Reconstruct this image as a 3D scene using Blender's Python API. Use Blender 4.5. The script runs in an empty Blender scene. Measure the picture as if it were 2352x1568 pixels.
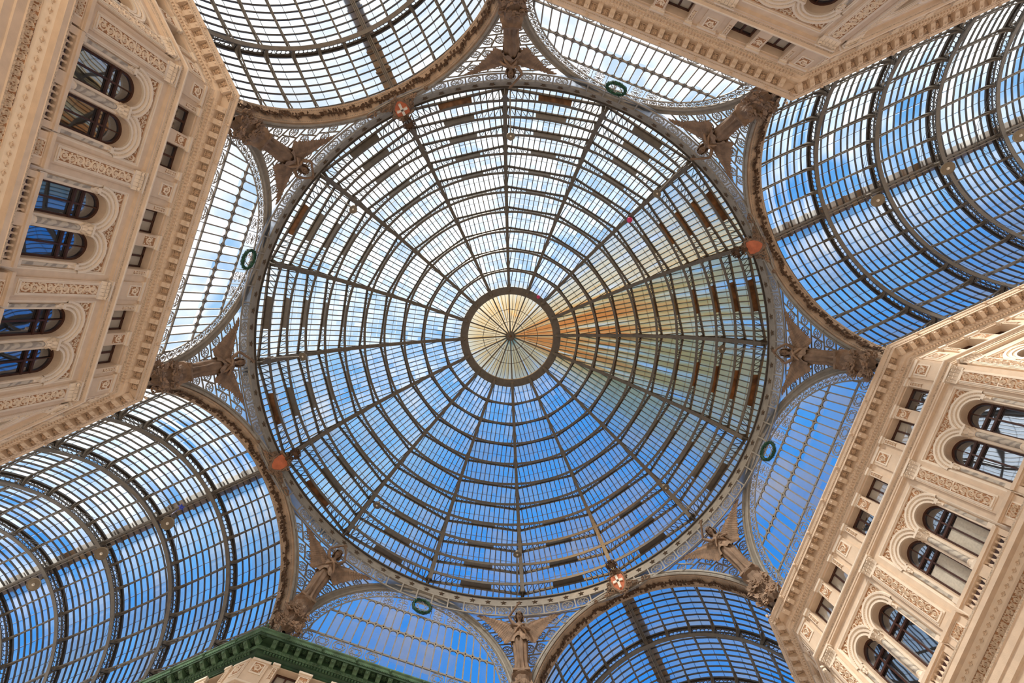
import bpy, math, random
from mathutils import Vector, Matrix, noise
random.seed(7)
PI = math.pi; D = PI/180
SC = bpy.context.scene
COL = SC.collection
sin, cos = math.sin, math.cos

# ------------------------------------------------------------------ materials
def mat(name, col, rough=0.6, metal=0.0, var=0.12, scale=3.0, bump=0.0, bscale=30.0, spec=0.4, col2=None):
    m = bpy.data.materials.new(name); m.use_nodes = True
    n = m.node_tree.nodes; l = m.node_tree.links
    b = n['Principled BSDF']; b.inputs['Roughness'].default_value = rough
    b.inputs['Metallic'].default_value = metal
    b.inputs['Specular IOR Level'].default_value = spec
    tc = n.new('ShaderNodeTexCoord'); nz = n.new('ShaderNodeTexNoise')
    nz.inputs['Scale'].default_value = scale; nz.inputs['Detail'].default_value = 4
    l.new(tc.outputs['Object'], nz.inputs['Vector'])
    r = n.new('ShaderNodeValToRGB')
    c2 = col2 or tuple(c*(1-var*1.6) for c in col)
    r.color_ramp.elements[0].position = .35; r.color_ramp.elements[0].color = (*c2, 1)
    r.color_ramp.elements[1].position = .65; r.color_ramp.elements[1].color = (*col, 1)
    l.new(nz.outputs['Fac'], r.inputs['Fac']); l.new(r.outputs['Color'], b.inputs['Base Color'])
    if bump:
        n2 = n.new('ShaderNodeTexNoise'); n2.inputs['Scale'].default_value = bscale
        l.new(tc.outputs['Object'], n2.inputs['Vector'])
        bp = n.new('ShaderNodeBump'); bp.inputs['Strength'].default_value = bump; bp.inputs['Distance'].default_value = .05
        l.new(n2.outputs['Fac'], bp.inputs['Height']); l.new(bp.outputs['Normal'], b.inputs['Normal'])
    return m

M = {}
M['cream'] = mat('cream_plaster', (.76, .60, .455), .7, var=.06, bump=.1)
M['white'] = mat('white_plaster', (.86, .74, .61), .7, var=.04)
M['terra'] = mat('terracotta_ground', (.46, .24, .12), .8, var=.15, scale=6)
M['ochre'] = mat('ochre_stone', (.62, .44, .30), .75, var=.12, bump=.2)
M['green'] = mat('oxidised_green', (.035, .085, .04), .6, var=.35, scale=1.2)
M['greentrim'] = mat('green_gutter', (.10, .20, .11), .55, var=.3, scale=2)
M['iron'] = mat('grey_brown_iron', (.155, .132, .108), .5, metal=.0, var=.15, bump=.05)
M['iron2'] = mat('pale_iron', (.30, .27, .23), .5, var=.12)
M['darkiron'] = mat('dark_iron', (.085, .07, .058), .5, var=.2)
M['rust'] = mat('rusty_plate', (.26, .12, .05), .8, var=.4, scale=2.0)
M['tan'] = mat('tan_riveted_soffit', (.47, .34, .24), .7, var=.2, scale=1.2, bump=.15, bscale=12)
M['grey'] = mat('grey_moulding', (.32, .29, .25), .6, var=.12)
M['leaf'] = mat('brown_leaf_garland', (.12, .065, .035), .8, var=.3)
M['star'] = mat('star_bronze', (.10, .065, .04), .6, var=.2)
M['bronze'] = mat('angel_brown', (.27, .175, .115), .75, var=.25, scale=2, bump=.3, bscale=14)
M['bronze2'] = mat('angel_light_brown', (.33, .215, .14), .75, var=.25, scale=2, bump=.3, bscale=14)
M['wreath'] = mat('green_wreath', (.02, .11, .055), .6, var=.5, scale=9, bump=.6)
M['wood'] = mat('dark_red_window_frame', (.075, .028, .018), .4, var=.2)
M['shield'] = mat('orange_shield', (.62, .17, .07), .6, var=.15)
M['cross'] = mat('white_cross', (.85, .78, .68), .6, var=.05)
M['walk'] = mat('brown_walkway', (.38, .25, .16), .8, var=.2, scale=1)
M['lamp'] = mat('lamp_metal', (.22, .18, .13), .4, metal=.3, var=.1)
M['steel'] = mat('cable_steel', (.12, .11, .10), .5)
M['pink'] = mat('pink_foil', (.80, .06, .22), .25)
M['blue'] = mat('blue_foil', (.05, .08, .55), .2)
M['gull'] = mat('gull_white', (.8, .78, .74), .7)
M['bead'] = mat('shadowed_bead_rail', (.70, .55, .41), .75, var=.3, scale=20)
M['curtain'] = mat('white_curtain', (.62, .58, .50), .8, var=.1, scale=12)
M['floor'] = None

def marble():
    m = bpy.data.materials.new('grey_veined_marble'); m.use_nodes = True
    n = m.node_tree.nodes; l = m.node_tree.links; b = n['Principled BSDF']
    tc = n.new('ShaderNodeTexCoord'); w = n.new('ShaderNodeTexWave')
    w.inputs['Scale'].default_value = 1.6; w.inputs['Distortion'].default_value = 9; w.inputs['Detail'].default_value = 3
    w.bands_direction = 'DIAGONAL'
    l.new(tc.outputs['Object'], w.inputs['Vector'])
    r = n.new('ShaderNodeValToRGB'); r.color_ramp.elements[0].color = (.34, .30, .26, 1); r.color_ramp.elements[1].color = (.58, .52, .44, 1)
    r.color_ramp.elements[0].position = .15; r.color_ramp.elements[1].position = .6
    l.new(w.outputs['Fac'], r.inputs['Fac']); l.new(r.outputs['Color'], b.inputs['Base Color'])
    b.inputs['Roughness'].default_value = .6
    return m
M['marble'] = marble()

def floor_mat():
    m = bpy.data.materials.new('inlaid_marble_floor'); m.use_nodes = True
    n = m.node_tree.nodes; l = m.node_tree.links; b = n['Principled BSDF']
    tc = n.new('ShaderNodeTexCoord'); c = n.new('ShaderNodeTexChecker'); c.inputs['Scale'].default_value = .5
    c.inputs['Color1'].default_value = (.86, .80, .71, 1); c.inputs['Color2'].default_value = (.72, .64, .54, 1)
    l.new(tc.outputs['Object'], c.inputs['Vector']); l.new(c.outputs['Color'], b.inputs['Base Color'])
    b.inputs['Roughness'].default_value = .25
    return m
M['floor'] = floor_mat()

def dark_glass(name, base, gl=.35):
    m = bpy.data.materials.new(name); m.use_nodes = True
    n = m.node_tree.nodes; l = m.node_tree.links
    for x in list(n): n.remove(x)
    o = n.new('ShaderNodeOutputMaterial'); mx = n.new('ShaderNodeMixShader')
    d = n.new('ShaderNodeBsdfDiffuse'); d.inputs['Color'].default_value = (*base, 1)
    g = n.new('ShaderNodeBsdfGlossy'); g.inputs['Roughness'].default_value = .02; g.inputs['Color'].default_value = (.75, .85, 1, 1)
    tc = n.new('ShaderNodeTexCoord'); nz = n.new('ShaderNodeTexNoise'); nz.inputs['Scale'].default_value = .7; nz.inputs['Detail'].default_value = 0
    bp = n.new('ShaderNodeBump'); bp.inputs['Strength'].default_value = .16; bp.inputs['Distance'].default_value = .06
    l.new(tc.outputs['Object'], nz.inputs['Vector']); l.new(nz.outputs['Fac'], bp.inputs['Height']); l.new(bp.outputs['Normal'], g.inputs['Normal'])
    mx.inputs['Fac'].default_value = gl
    l.new(d.outputs[0], mx.inputs[1]); l.new(g.outputs[0], mx.inputs[2]); l.new(mx.outputs[0], o.inputs['Surface'])
    return m
M['dark_glass'] = dark_glass('dark_reflecting_glass', (.012, .010, .010), .42)
M['pale_glass'] = dark_glass('curtained_glass', (.46, .42, .36), .25)
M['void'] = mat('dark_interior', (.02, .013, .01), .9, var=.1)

def roof_glass(name, tint, frost, rust=0.0, frost_amt=.5, pane=(1, 1), lap=.0):
    """Panes laid out in UV: each pane cell is a little clearer or more frosted than its neighbour; rust runs down some of them."""
    m = bpy.data.materials.new(name); m.use_nodes = True
    n = m.node_tree.nodes; l = m.node_tree.links
    for x in list(n): n.remove(x)
    def N(t, **k):
        x = n.new(t)
        for a, v in k.items(): setattr(x, a, v)
        return x
    def math_(op, a, b=None, clamp=False):
        x = N('ShaderNodeMath', operation=op, use_clamp=clamp)
        for i, v in enumerate((a, b)):
            if v is None: continue
            if isinstance(v, (int, float)): x.inputs[i].default_value = v
            else: l.new(v, x.inputs[i])
        return x.outputs[0]
    out = N('ShaderNodeOutputMaterial')
    uv = N('ShaderNodeTexCoord'); sep = N('ShaderNodeSeparateXYZ'); l.new(uv.outputs['UV'], sep.inputs[0])
    cu = math_('FLOOR', math_('DIVIDE', sep.outputs[0], pane[0])); vv = math_('DIVIDE', sep.outputs[1], pane[1]); cv = math_('FLOOR', vv)
    cmb = N('ShaderNodeCombineXYZ'); l.new(cu, cmb.inputs[0]); l.new(cv, cmb.inputs[1])
    wn = N('ShaderNodeTexWhiteNoise', noise_dimensions='3D'); l.new(cmb.outputs[0], wn.inputs['Vector'])
    nz = N('ShaderNodeTexNoise'); nz.inputs['Scale'].default_value = .22; nz.inputs['Detail'].default_value = 3
    gp = N('ShaderNodeNewGeometry'); l.new(gp.outputs['Position'], nz.inputs['Vector'])
    f = math_('ADD', math_('MULTIPLY', wn.outputs['Value'], .35), math_('MULTIPLY', nz.outputs['Fac'], 1.3))
    f = math_('SUBTRACT', f, .62, True)
    f = math_('MULTIPLY', f, frost_amt * 2, True)
    if lap:
        fr = math_('FRACT', vv); e = math_('LESS_THAN', math_('ABSOLUTE', math_('SUBTRACT', fr, .5)), lap)
        f = math_('MAXIMUM', f, math_('MULTIPLY', e, .45))
    tr = N('ShaderNodeBsdfTransparent'); tr.inputs['Color'].default_value = (*tint, 1)
    tl = N('ShaderNodeBsdfTranslucent'); tl.inputs['Color'].default_value = (*frost, 1)
    mx = N('ShaderNodeMixShader'); l.new(f, mx.inputs['Fac']); l.new(tr.outputs[0], mx.inputs[1]); l.new(tl.outputs[0], mx.inputs[2])
    last = mx
    if rust:
        # rust streaks on the side of the dome that the water runs down
        s2 = N('ShaderNodeSeparateXYZ'); geo = N('ShaderNodeNewGeometry'); l.new(geo.outputs['Position'], s2.inputs[0])
        at = math_('ARCTAN2', s2.outputs[1], s2.outputs[0])
        c1 = N('ShaderNodeCombineXYZ'); l.new(math_('MULTIPLY', at, 9.0), c1.inputs[0]); l.new(math_('MULTIPLY', s2.outputs[2], .05), c1.inputs[1])
        n2 = N('ShaderNodeTexNoise'); n2.inputs['Scale'].default_value = 1.9; n2.inputs['Detail'].default_value = 4
        l.new(c1.outputs[0], n2.inputs['Vector'])
        rad = math_('SQRT', math_('ADD', math_('MULTIPLY', s2.outputs[0], s2.outputs[0]), math_('MULTIPLY', s2.outputs[1], s2.outputs[1])))
        ang = N('ShaderNodeMapRange', interpolation_type='SMOOTHSTEP'); ang.clamp = True; l.new(math_('ABSOLUTE', math_('SUBTRACT', at, .36)), ang.inputs['Value'])
        ang.inputs['From Min'].default_value = .10; ang.inputs['From Max'].default_value = .95; ang.inputs['To Min'].default_value = 1; ang.inputs['To Max'].default_value = 0
        rr = N('ShaderNodeMapRange'); rr.clamp = True; l.new(rad, rr.inputs['Value'])
        rr.inputs['From Min'].default_value = 4.0; rr.inputs['From Max'].default_value = 19; rr.inputs['To Min'].default_value = 1.0; rr.inputs['To Max'].default_value = .38
        k = math_('MULTIPLY', ang.outputs[0], rr.outputs[0])
        near = N('ShaderNodeMapRange'); near.clamp = True; l.new(rad, near.inputs['Value'])
        near.inputs['From Min'].default_value = 3.6; near.inputs['From Max'].default_value = 6.2; near.inputs['To Min'].default_value = .45; near.inputs['To Max'].default_value = 0
        k = math_('MULTIPLY', math_('MAXIMUM', k, near.outputs[0]), rust)
        st = math_('MULTIPLY', math_('SUBTRACT', n2.outputs['Fac'], .34, True), 4.5, True)
        st = math_('POWER', st, .8)
        fac = math_('MULTIPLY', k, math_('ADD', .14, st), True)
        cr = N('ShaderNodeValToRGB'); l.new(fac, cr.inputs['Fac'])
        cr.color_ramp.elements[0].color = (1.0, .90, .74, 1); cr.color_ramp.elements[1].color = (.98, .30, .06, 1)
        e2 = cr.color_ramp.elements.new(.35); e2.color = (1, .78, .48, 1)
        e3 = cr.color_ramp.elements.new(.65); e3.color = (1, .58, .20, 1)
        dk = N('ShaderNodeMix', data_type='RGBA'); dk.inputs[0].default_value = .55; l.new(cr.outputs[0], dk.inputs[6]); dk.inputs[7].default_value = (.02, .02, .02, 1)
        t2 = N('ShaderNodeBsdfTranslucent'); l.new(dk.outputs[2], t2.inputs['Color'])
        t3 = N('ShaderNodeBsdfTransparent'); l.new(cr.outputs[0], t3.inputs['Color'])
        m3 = N('ShaderNodeMixShader'); m3.inputs['Fac'].default_value = .45; l.new(t3.outputs[0], m3.inputs[1]); l.new(t2.outputs[0], m3.inputs[2])
        m2 = N('ShaderNodeMixShader'); l.new(math_('MULTIPLY', fac, 4.0, True), m2.inputs['Fac']); l.new(mx.outputs[0], m2.inputs[1]); l.new(m3.outputs[0], m2.inputs[2])
        last = m2
    l.new(last.outputs[0], out.inputs['Surface'])
    return m
M['dome_glass'] = roof_glass('dome_glass', (.93, .97, 1.0), (.44, .46, .48), rust=1.25, frost_amt=.6, pane=(.46, 1.15), lap=.022)
M['vault_glass'] = roof_glass('vault_glass', (.93, .97, 1.0), (.42, .44, .45), frost_amt=.75, pane=(.467, 1.68), lap=.012)
M['lunette_glass'] = roof_glass('lunette_glass', (.90, .94, .98), (.42, .46, .54), frost_amt=1.0, pane=(.485, 2.0))

# ------------------------------------------------------------------ mesh builder
class MB:
    def __init__(s, mats=('cream',)):
        s.v = []; s.f = []; s.m = []; s.mats = list(mats); s.cur = 0; s.uv = None
    def use(s, name):
        if name not in s.mats: s.mats.append(name)
        s.cur = s.mats.index(name); return s
    def face(s, pts):
        i = len(s.v); s.v.extend(tuple(p) for p in pts); s.f.append(tuple(range(i, i+len(pts)))); s.m.append(s.cur)
    def add(s, vs, fs):
        i = len(s.v); s.v.extend(tuple(p) for p in vs)
        for f in fs: s.f.append(tuple(i+k for k in f)); s.m.append(s.cur)
    def box(s, x0, x1, y0, y1, z0, z1):
        vs = [(x, y, z) for x in (x0, x1) for y in (y0, y1) for z in (z0, z1)]
        s.add(vs, [(0, 1, 3, 2), (4, 6, 7, 5), (0, 4, 5, 1), (2, 3, 7, 6), (0, 2, 6, 4), (1, 5, 7, 3)])
    def bar(s, p, q, w, h, up=(0, 0, 1)):
        p = Vector(p); q = Vector(q); d = q-p
        if d.length < 1e-6: return
        d.normalize(); up = Vector(up); a = d.cross(up)
        if a.length < 1e-5: a = d.cross(Vector((1, 0, 0)))
        a.normalize(); b = a.cross(d)
        a = a*(w/2); b = b*(h/2)
        vs = [p-a-b, p+a-b, p+a+b, p-a+b, q-a-b, q+a-b, q+a+b, q-a+b]
        s.add(vs, [(0, 1, 2, 3), (7, 6, 5, 4), (0, 4, 5, 1), (1, 5, 6, 2), (2, 6, 7, 3), (3, 7, 4, 0)])
    def strip(s, sections, close=False, caps=False):
        """sections: list of equal-length point lists; quads between neighbours"""
        k = len(sections[0]); base = len(s.v)
        for sec in sections: s.v.extend(tuple(p) for p in sec)
        for i in range(len(sections)-1):
            for j in range(k if close else k-1):
                a = base+i*k+j; b = base+i*k+(j+1) % k
                s.f.append((a, b, b+k, a+k)); s.m.append(s.cur)
        if caps:
            s.f.append(tuple(base+j for j in range(k))); s.m.append(s.cur)
            e = base+(len(sections)-1)*k
            s.f.append(tuple(e+j for j in reversed(range(k)))); s.m.append(s.cur)
    def tube(s, pts, r, n=6, closed=False):
        pts = [Vector(p) for p in pts]; secs = []
        N_ = len(pts); ref = Vector((0.13, .21, 1)).normalized()
        for i, p in enumerate(pts):
            a = pts[(i-1) % N_] if (i > 0 or closed) else p
            b = pts[(i+1) % N_] if (i < N_-1 or closed) else p
            d = (b-a)
            if d.length < 1e-9: d = Vector((0, 0, 1))
            d.normalize()
            u = d.cross(ref)
            if u.length < .05: u = d.cross(Vector((1, 0, 0)))
            u.normalize(); w = u.cross(d)
            rr = r[i] if isinstance(r, (list, tuple)) else r
            secs.append([p+(u*cos(2*PI*j/n)+w*sin(2*PI*j/n))*rr for j in range(n)])
        if closed: secs.append(secs[0])
        s.strip(secs, close=True, caps=not closed)
    def lathe(s, prof, n=16, c=(0, 0, 0), axis='z', a0=0, a1=2*PI):
        secs = []
        full = abs(a1-a0-2*PI) < 1e-6
        for i in range(n+1):
            a = a0+(a1-a0)*i/n; ca, sa = cos(a), sin(a)
            if axis == 'z': secs.append([(c[0]+r*ca, c[1]+r*sa, c[2]+z) for r, z in prof])
            else: secs.append([(c[0]+r*ca, c[1]+z, c[2]+r*sa) for r, z in prof])
        s.strip(secs)
    def ball(s, c, r, n=10, m=7, sc=(1, 1, 1)):
        secs = []
        for i in range(n+1):
            a = 2*PI*i/n
            secs.append([(c[0]+r*sc[0]*sin(PI*j/m)*cos(a), c[1]+r*sc[1]*sin(PI*j/m)*sin(a), c[2]+r*sc[2]*cos(PI*j/m)) for j in range(m+1)])
        s.strip(secs)
    def ribbon(s, pts, w, h, y0=0.0):
        """raised ridge of scrollwork lying on the x-z plane at depth y0, ridge towards -y"""
        k = len(pts); secs = []
        for i, (x, z) in enumerate(pts):
            a = pts[max(i-1, 0)]; b = pts[min(i+1, k-1)]
            dx, dz = b[0]-a[0], b[1]-a[1]; L = math.hypot(dx, dz) or 1
            nx, nz = -dz/L, dx/L; t = i/(k-1); ww = w*(.45+.55*sin(PI*min(1, t*1.15)))/2 if k > 4 else w/2
            secs.append([(x-nx*ww, y0, z-nz*ww), (x, y0-h, z), (x+nx*ww, y0, z+nz*ww)])
        s.strip(secs)
    def mesh(s, name, uvs=None):
        me = bpy.data.meshes.new(name); me.from_pydata(s.v, [], s.f)
        for k in s.mats: me.materials.append(M[k])
        if len(s.mats) > 1: me.polygons.foreach_set('material_index', s.m)
        if uvs:
            ly = me.uv_layers.new(name='UVMap'); flat = []
            for f in s.f:
                for vi in f: flat.extend(uvs[vi])
            ly.data.foreach_set('uv', flat)
        me.update(); return me

def obj(name, me, parent=None, loc=(0, 0, 0), rot=(0, 0, 0), smooth=False):
    if isinstance(me, MB): me = me.mesh(name)
    if smooth: me.polygons.foreach_set('use_smooth', [True]*len(me.polygons))
    o = bpy.data.objects.new(name, me); COL.objects.link(o)
    o.location = loc; o.rotation_euler = rot
    if parent: o.parent = parent
    return o
def empty(name, loc=(0, 0, 0), rot=(0, 0, 0)):
    o = bpy.data.objects.new(name, None); COL.objects.link(o); o.location = loc; o.rotation_euler = rot
    o.empty_display_size = .3
    return o
def tag(o, label=None, cat=None, group=None, kind=None):
    if label: o['label'] = label
    if cat: o['category'] = cat
    if group: o['group'] = group
    if kind: o['kind'] = kind
    return o
KIDS = {}
def copy_tree(o, parent=None):
    c = o.copy(); COL.objects.link(c)
    if parent: c.parent = parent
    for ch in [x for x in o.children]: copy_tree(ch, c)
    return c

def circle_pts(cx, cz, r, n, y=0, a0=0, a1=2*PI):
    return [(cx+r*cos(a0+(a1-a0)*i/n), y, cz+r*sin(a0+(a1-a0)*i/n)) for i in range(n+1)]

# scrollwork: spirals with little leaves, used on every carved panel
def spiral(cx, cz, R, sgn=1, a0=0.0, turns=1.35, n=13):
    return [(cx+R*(1-.82*t)*cos(a0+sgn*2*PI*turns*t), cz+R*(1-.82*t)*sin(a0+sgn*2*PI*turns*t)) for t in [i/n for i in range(n+1)]]
def leaf(mb, x, z, a, L, w, h, y0):
    c, s_ = cos(a), sin(a)
    tip = (x+L*c, y0, z+L*s_); m1 = (x+L*.45*c-w*s_, y0, z+L*.45*s_+w*c); m2 = (x+L*.45*c+w*s_, y0, z+L*.45*s_-w*c)
    r = (x+L*.4*c, y0-h, z+L*.4*s_); b = (x, y0, z)
    mb.face([b, m1, r]); mb.face([m1, tip, r]); mb.face([tip, m2, r]); mb.face([m2, b, r])
def scroll_fill(mb, x0, x1, z0, z1, y0, h=.03, keep=None, vertical=True, seed=0, dens=1.0):
    """a running stem of spirals, leaves filling the gaps between them"""
    rnd = random.Random(seed)
    W, H = x1-x0, z1-z0
    if vertical: n = max(1, round(H/W*dens*1.25)); step = H/n; R = min(W*.98, step*1.25)*.5
    else: n = max(1, round(W/H*dens*1.25)); step = W/n; R = min(H*.98, step*1.25)*.5
    for i in range(n):
        cx, cz = ((x0+x1)/2, z0+step*(i+.5)) if vertical else (x0+step*(i+.5), (z0+z1)/2)
        sg = 1 if i % 2 else -1; off = .10*R*sg
        if vertical: cx += off
        else: cz += off
        mb.ribbon(spiral(cx, cz, R*.92, sg, rnd.random()*6.28, 1.5, 14), R*.40, h, y0)
        for k in range(6):
            a = 2*PI*k/6+rnd.random(); leaf(mb, cx+R*.66*cos(a), cz+R*.66*sin(a), a+.7*sg, R*.42, R*.17, h*1.2, y0)
        for k in range(3): leaf(mb, cx, cz, k*2.1+rnd.random(), R*.38, R*.16, h*1.5, y0)
    for i in range(n*3):
        f = (i+.5)/(n*3)
        for sd in (0, 1):
            if vertical: leaf(mb, x0+W*(.10 if sd == 0 else .90), z0+H*f, PI/2*(1 if i % 2 else -1)+rnd.uniform(-.4, .4), R*.5, R*.16, h, y0)
            else: leaf(mb, x0+W*f, z0+H*(.12 if sd == 0 else .88), (0 if i % 2 else PI)+rnd.uniform(-.4, .4), R*.5, R*.16, h, y0)

# ------------------------------------------------------------------ the architecture's measures
CZ, RS = 33.35, 17.65            # sphere that the dome ribs' undersides follow
TH = [.4089+.1217*k for k in range(10)]
APL, LPL, HW = 17.9, 18.1, 7.5   # arch planes, lunette planes, half-width of the arms
VA = 23.6*D                      # angle of the crossing's corners from each arm axis
ARMROT = {'right': 0, 'lower': 90, 'left': 180, 'upper': 270}
QUAD = {'right': 0, 'bottom': 90, 'left': 180, 'top': 270}

def sph(r, th, ph, cz=CZ): return Vector((r*sin(th)*cos(ph), r*sin(th)*sin(ph), cz+r*cos(th)))

# ------------------------------------------------------------------ dome
def build_dome():
    root = empty('glass_dome', (0, 0, 33.3))
    tag(root, 'great round iron and glass dome of sixteen ribs over the crossing', 'dome')
    P = dict(parent=root, loc=(0, 0, -33.3))
    RG = RS+.95                       # glass surface radius at ribs
    TB = 86.5*D
    th_top = math.asin(5.0/RG)
    # rib
    mb = MB(('iron', 'iron2')); N_ = 44
    t0 = math.asin(5.0/RS); secs_f = []; secs_w = []; secs_o = []
    for i in range(N_+1):
        th = t0+(89*D-t0)*i/N_
        def pt(r, y): p = sph(r, th, 0); return (p.x, y, p.z)
        secs_f.append([pt(RS, -.15), pt(RS, .15), pt(RS+.05, .15), pt(RS+.05, -.15)])
        secs_w.append([pt(RS+.05, -.04), pt(RS+.05, .04), pt(RS+.95, .04), pt(RS+.95, -.04)])
        secs_o.append([pt(RS+.88, -.13), pt(RS+.88, .13), pt(RS+.98, .13), pt(RS+.98, -.13)])
    mb.strip(secs_f, True, True); mb.strip(secs_w, True, True); mb.strip(secs_o, True, True)
    mb.use('iron2')
    for i in range(2, N_-1, 1):
        th = t0+(89*D-t0)*i/N_
        for sy in (-.11, .11):
            p = sph(RS-.012, th, 0); mb.box(p.x-.02, p.x+.02, sy-.02, sy+.02, p.z-.015, p.z+.015)
    # gusset fans at each purlin on the lower ribs
    mb.use('iron')
    for th in TH[3:]:
        for sy in (-1, 1):
            a = sph(RS+.03, th, 0); b = sph(RS+.85, th, 0)
            mb.face([(a.x, 0, a.z), (a.x, sy*.42, a.z), (a.x*.7+b.x*.3, sy*.16, a.z*.7+b.z*.3), (b.x, sy*.30, b.z), (b.x, 0, b.z)])
    me = mb.mesh('dome_rib'); 
    for k in range(16):
        obj('dome_rib', me, root, (0, 0, -33.3), (0, 0, k*22.5*D))
    # purlin rings: arched bottom chord, straight top chord, lattice near the ribs, plate in the middle
    dark = [3, 4, 5, 6, 7, 8, 9]
    for k, th in enumerate(TH):
        mb = MB(('iron', 'iron2', 'rust', 'darkiron'))
        r0 = RS*sin(th); z0 = CZ+RS*cos(th); g = sph(RG, th, 0); rg = g.x; zg = g.z
        up = Vector((sin(th), 0, cos(th)))
        for q in range(16):
            ph0 = q*22.5*D; n = 12
            low = []; top = []
            A = Vector((rg*cos(ph0), rg*sin(ph0), zg)); B = Vector((rg*cos(ph0+22.5*D), rg*sin(ph0+22.5*D), zg))
            for i in range(n+1):
                t = i/n; ph = ph0+22.5*D*t
                low.append(Vector((r0*cos(ph), r0*sin(ph), z0))); top.append(A.lerp(B, t))
            mb.use('iron'); secs = []
            w = .10+.003*k
            tw = Vector((cos(th), 0, -sin(th)))   # tangent along the meridian
            for i, p in enumerate(low):
                ph = ph0+22.5*D*i/n; R = Matrix.Rotation(ph, 3, 'Z'); t_ = R @ tw; u_ = R @ up
                secs.append([p-t_*w, p+t_*w, p+t_*w+u_*.05, p-t_*w+u_*.05])
            mb.strip(secs, True, True)
            Rm = Matrix.Rotation(ph0+11.25*D, 3, 'Z'); um = Rm @ up
            mb.bar(A-um*.05, B-um*.05, .20, .10, um)
            n_pl = {0: (.12, .88), 1: (.14, .86), 2: (.16, .84)}.get(k, (.30, .70))
            lat = 5 if k >= 3 else 3
            rr = random.Random(q*31+k)
            is_rust = (k == 9 and q in (13, 15, 1, 8, 10, 0, 7, 12)) or (k >= 6 and q in (15, 0, 1) )
            mb.use('rust' if is_rust else 'iron')
            i0, i1 = int(n_pl[0]*n+.5), int(n_pl[1]*n+.5)
            mb.strip([[low[i], top[i]-um*.05] for i in range(i0, i1+1)])
            mb.use('darkiron')
            for side in (0, 1):
                tt = [n_pl[0]*j/lat for j in range(lat+1)]
                if side: tt = [1-t for t in tt]
                def L_(t): ph = ph0+22.5*D*t; return Vector((r0*cos(ph), r0*sin(ph), z0+.03))
                def T_(t): return A.lerp(B, t)-um*.06
                for j in range(1, lat):
                    mb.bar(T_(tt[j]), L_(tt[j+1]), .05, .03, um)
                    mb.bar(L_(tt[j+1]), T_(tt[j+1]), .04, .03, um)
        obj('purlin_ring', mb, **P)
    # glazing bars and glass, one of each to a sector
    bands = [sph(RG, t, 0) for t in [th_top]+TH+[TB]]+[Vector((18.95, 0, 32.6))]
    gb = MB(('iron', 'darkiron')); gl = MB(('dome_glass',)); uvs = []
    s, c = sin(11.25*D), cos(11.25*D); pitch = .455
    vacc = 0
    outer = MB(('iron',))
    for k in range(len(bands)-1):
        pa = bands[k]; pb = bands[k+1]
        ra, rb = pa.x*c, pb.x*c; wa, wb = pa.x*s, pb.x*s
        L = math.hypot(rb-ra, pb.z-pa.z)
        i0 = len(gl.v); gl.face([(ra, -wa, pa.z), (ra, wa, pa.z), (rb, wb, pb.z), (rb, -wb, pb.z)])
        uvs += [(-wa, vacc), (wa, vacc), (wb, vacc+L), (-wb, vacc+L)]
        vacc += L+.3
        up = Vector((-(pb.z-pa.z), 0, rb-ra)).normalized()
        j = -int(wb/pitch)
        while j*pitch <= wb:
            y = j*pitch; t = 0 if abs(y) <= wa else (abs(y)-wa)/(wb-wa)
            x0 = ra+(rb-ra)*t; z0_ = pa.z+(pb.z-pa.z)*t
            gb.bar(Vector((x0, y, z0_))-up*.03, Vector((rb, y, pb.z))-up*.03, .072, .13, up); j += 1
        gb.bar(Vector((ra+(rb-ra)*.5, -(wa+wb)/2, (pa.z+pb.z)/2))+up*.03, Vector((ra+(rb-ra)*.5, (wa+wb)/2, (pa.z+pb.z)/2))+up*.03, .03, .02, up)
    gbm = gb.mesh('glazing_bars'); glm = gl.mesh('glass_sector', uvs)
    for k in range(16):
        obj('glazing_bars', gbm, root, (0, 0, -33.3), (0, 0, (k+.5)*22.5*D))
        obj('glass_sector', glm, root, (0, 0, -33.3), (0, 0, (k+.5)*22.5*D))
    # compression ring with bosses
    mb = MB(('iron', 'iron2'))
    z = 50.65
    mb.lathe([(4.95, z+.5), (4.62, z+.5), (4.62, z), (5.42, z), (5.42, z+.35), (4.95, z+.5)], 96)
    obj('compression_ring', mb, **P)
    bs = MB(('lamp',)); bs.lathe([(0, -.13), (.10, -.12), (.16, -.05), (.22, 0)], 12)
    bm = bs.mesh('boss')
    for k in range(16):
        o = obj('ring_boss', bm, root, (5.03*cos(k*22.5*D), 5.03*sin(k*22.5*D), z-33.3)); 
    # lantern cap
    mb = MB(('iron',)); zr, zh = z+.5, 52.95
    for k in range(16):
        a = k*22.5*D; mb.bar((4.7*cos(a), 4.7*sin(a), zr), (.3*cos(a), .3*sin(a), zh), .14, .22)
    obj('lantern_rib', mb, **P)
    mb = MB(('iron',)); gl = MB(('dome_glass',)); uvs = []
    def cone(r): return zr+.1+(zh-zr)*(1-r/4.7)
    for k in range(16):
        for j in (1, 2, 3):
            a = (k+j/4)*22.5*D; r_in = 1.2 if j == 2 else 1.9
            mb.bar((4.7*cos(a), 4.7*sin(a), cone(4.7)), (r_in*cos(a), r_in*sin(a), cone(r_in)), .05, .06)
        for r in (1.65, 3.05):
            a, b = k*22.5*D, (k+1)*22.5*D
            mb.bar((r*cos(a), r*sin(a), cone(r)), (r*cos(b), r*sin(b), cone(r)), .06, .05)
        a, b = k*22.5*D, (k+1)*22.5*D; i = len(gl.v)
        gl.face([(4.8*cos(a), 4.8*sin(a), cone(4.8)+.08), (4.8*cos(b), 4.8*sin(b), cone(4.8)+.08), (0, 0, cone(0)+.08)])
        uvs += [(0+k*2, 0), (.9+k*2, 0), (.4+k*2, 4.7)]
    obj('lantern_bars', mb, **P); obj('lantern_glass', gl.mesh('lantern_glass', uvs), **P)
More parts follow.
